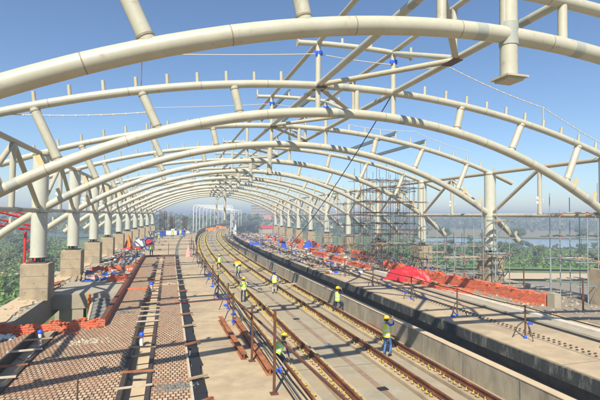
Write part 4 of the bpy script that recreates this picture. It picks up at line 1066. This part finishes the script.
    if vest:
        mb=MB(); seg=20; rows=[(-.10,.185,.15,0),(-.04,.185,.15,0),(.01,.183,.148,1),(.07,.183,.146,0),(.13,.186,.146,0),(.185,.19,.15,1),(.245,.195,.152,0),(.33,.20,.152,0),(.40,.195,.145,0),(.45,.165,.125,0),(.49,.10,.09,0)]
        for z,rx,ry,_ in rows:
            for k in range(seg): a=2*pi*k/seg; w_=1+random.uniform(-.05,.05); mb.v.append(T(rx*w_*cos(a),ry*w_*sin(a),z+random.uniform(-.008,.008)))
        for i in range(len(rows)-1):
            for k in range(seg):
                k2=(k+1)%seg; a=2*pi*(k+.5)/seg
                mi=1 if rows[i][3] or (i>=6 and abs(abs(cos(a))-.6)<.13) else 0
                mb.face((i*seg+k,i*seg+k2,(i+1)*seg+k2,(i+1)*seg+k),mi,True)
        mb.build('safety_vest',[random.choice(['hivis','hivis','hivis_yellow']),'reflect'],t)
    if phone is not None:
        mb=MB(); mb.box(Vector(phone),(.07,.012,.15),R=Matrix.Rotation(.2,3,'Y')); tag(mb.build('mobile_phone','black',t))
    return t
cy=lambda s: -TH(s)
person(P(17.9,.85,-1.2),-1.0,'worker in yellow helmet, blue shirt and jeans raising one hand beside the right track',shirt='royal',pants='denim',lh=(-.10,.40,1.38),rh=(.10,.40,1.60),lf=(-.10,-.06,0),rf=(.13,.05,0),look=(0,-.1))
person(P(26.4,1.85,-1.2),-1.35,'worker in yellow helmet and dark clothes striding beside the low wall, hands at face',shirt='navy',pants='navy',lh=(-.07,.24,1.50),rh=(.08,.24,1.52),lf=(-.12,-.34,0),rf=(.12,.36,0),hip=.88)
person(P(34.3,-.4,-1.2),-.2,'worker in blue helmet and pale trousers standing by the plank across the rails',shirt='royal',pants='grey_cloth',helmet='helmet_blue',lh=(-.30,.14,1.0),rh=(.28,.18,1.02),lean=.12)
person(P(31.6,-3.3,-1.2),2.9,'worker in yellow helmet and dark trousers between left rails, both hands raised',shirt='grey_cloth',pants='navy',lh=(-.13,.26,1.38),rh=(.15,.28,1.35),lf=(-.1,0,0),rf=(.12,.12,0))
person(P(17.1,-4.35,-1.2),-.9,'worker in orange yellow helmet bending over between the left platform edge and the rail',shirt='navy',pants='navy',lh=(-.22,.52,.55),rh=(.2,.55,.5),lean=.75,hip=.82,lf=(-.13,.02,0),rf=(.13,.22,0),look=(0,.35))
person(P(54.0,-10.45,0),.25,'worker in dark blue with vest standing at the end of the paved strip',shirt='navy',pants='navy',helmet='helmet_blue',lh=(-.27,.08,.86),rh=(.27,.1,.88))
person(P(53.6,-11.7,0),1.4,'worker crouching at the far end of the kerb in green vest',shirt='royal',pants='royal',helmet='helmet_yellow',lh=(-.15,.45,.45),rh=(.18,.45,.42),lean=.6,hip=.42,lf=(-.14,.12,0),rf=(.14,.22,0))
person(P(50.6,-3.0,-1.2),.3,'worker in yellow helmet walking far down the left track',shirt='green_cloth',pants='navy',lh=(-.27,.2,.9),rh=(.27,-.1,.9),lf=(-.1,.2,0),rf=(.1,-.2,0),hip=.9)
person(P(43.0,-1.9,-1.2),2.5,'worker in white helmet stooping between the tracks behind the grey timber',shirt='grey_cloth',pants='navy',helmet='white_paint',lh=(-.2,.45,.6),rh=(.2,.45,.6),lean=.6,hip=.8)
C=[('navy','helmet_yellow'),('royal','helmet_blue'),('grey_cloth','white_paint'),('navy','white_paint'),('green_cloth','helmet_yellow')]
for k,(s,u) in enumerate(((92,-9.2),(96,-11.5),(100,-8.0),(101,-7.2),(106,-12.2),(110,-9.6),(86,-11.9),(82,-12.3),(79,-10.9))):
    a=C[k%5]; person(P(s,u),k*1.3,'%s worker, %s helmet, far along left platform, %s of the group'%(a[0].replace('_cloth','').replace('royal','bright blue'),a[1].replace('helmet_','').replace('_paint',''),ORD[k]),shirt=a[0],pants=random.choice(['navy','denim','grey_cloth']),helmet=a[1],vest=k%2==0,lh=(-.27,.1+.1*(k%2),.88),rh=(.27,.08,.9))

# ================================================================== HAZE
hm=bpy.data.materials.new('haze_air'); hm.use_nodes=True; t=hm.node_tree; t.nodes.clear()
pv=t.nodes.new('ShaderNodeVolumePrincipled'); pv.inputs['Color'].default_value=(.72,.83,1,1); pv.inputs['Density'].default_value=.0017; pv.inputs['Anisotropy'].default_value=.1
ou=t.nodes.new('ShaderNodeOutputMaterial'); t.links.new(pv.outputs[0],ou.inputs['Volume']); MT['haze']=hm
mb=MB(); mb.box((500,3700,3.5),(13200,8800,29)); hz=mb.build('haze','haze'); hz['kind']='stuff'
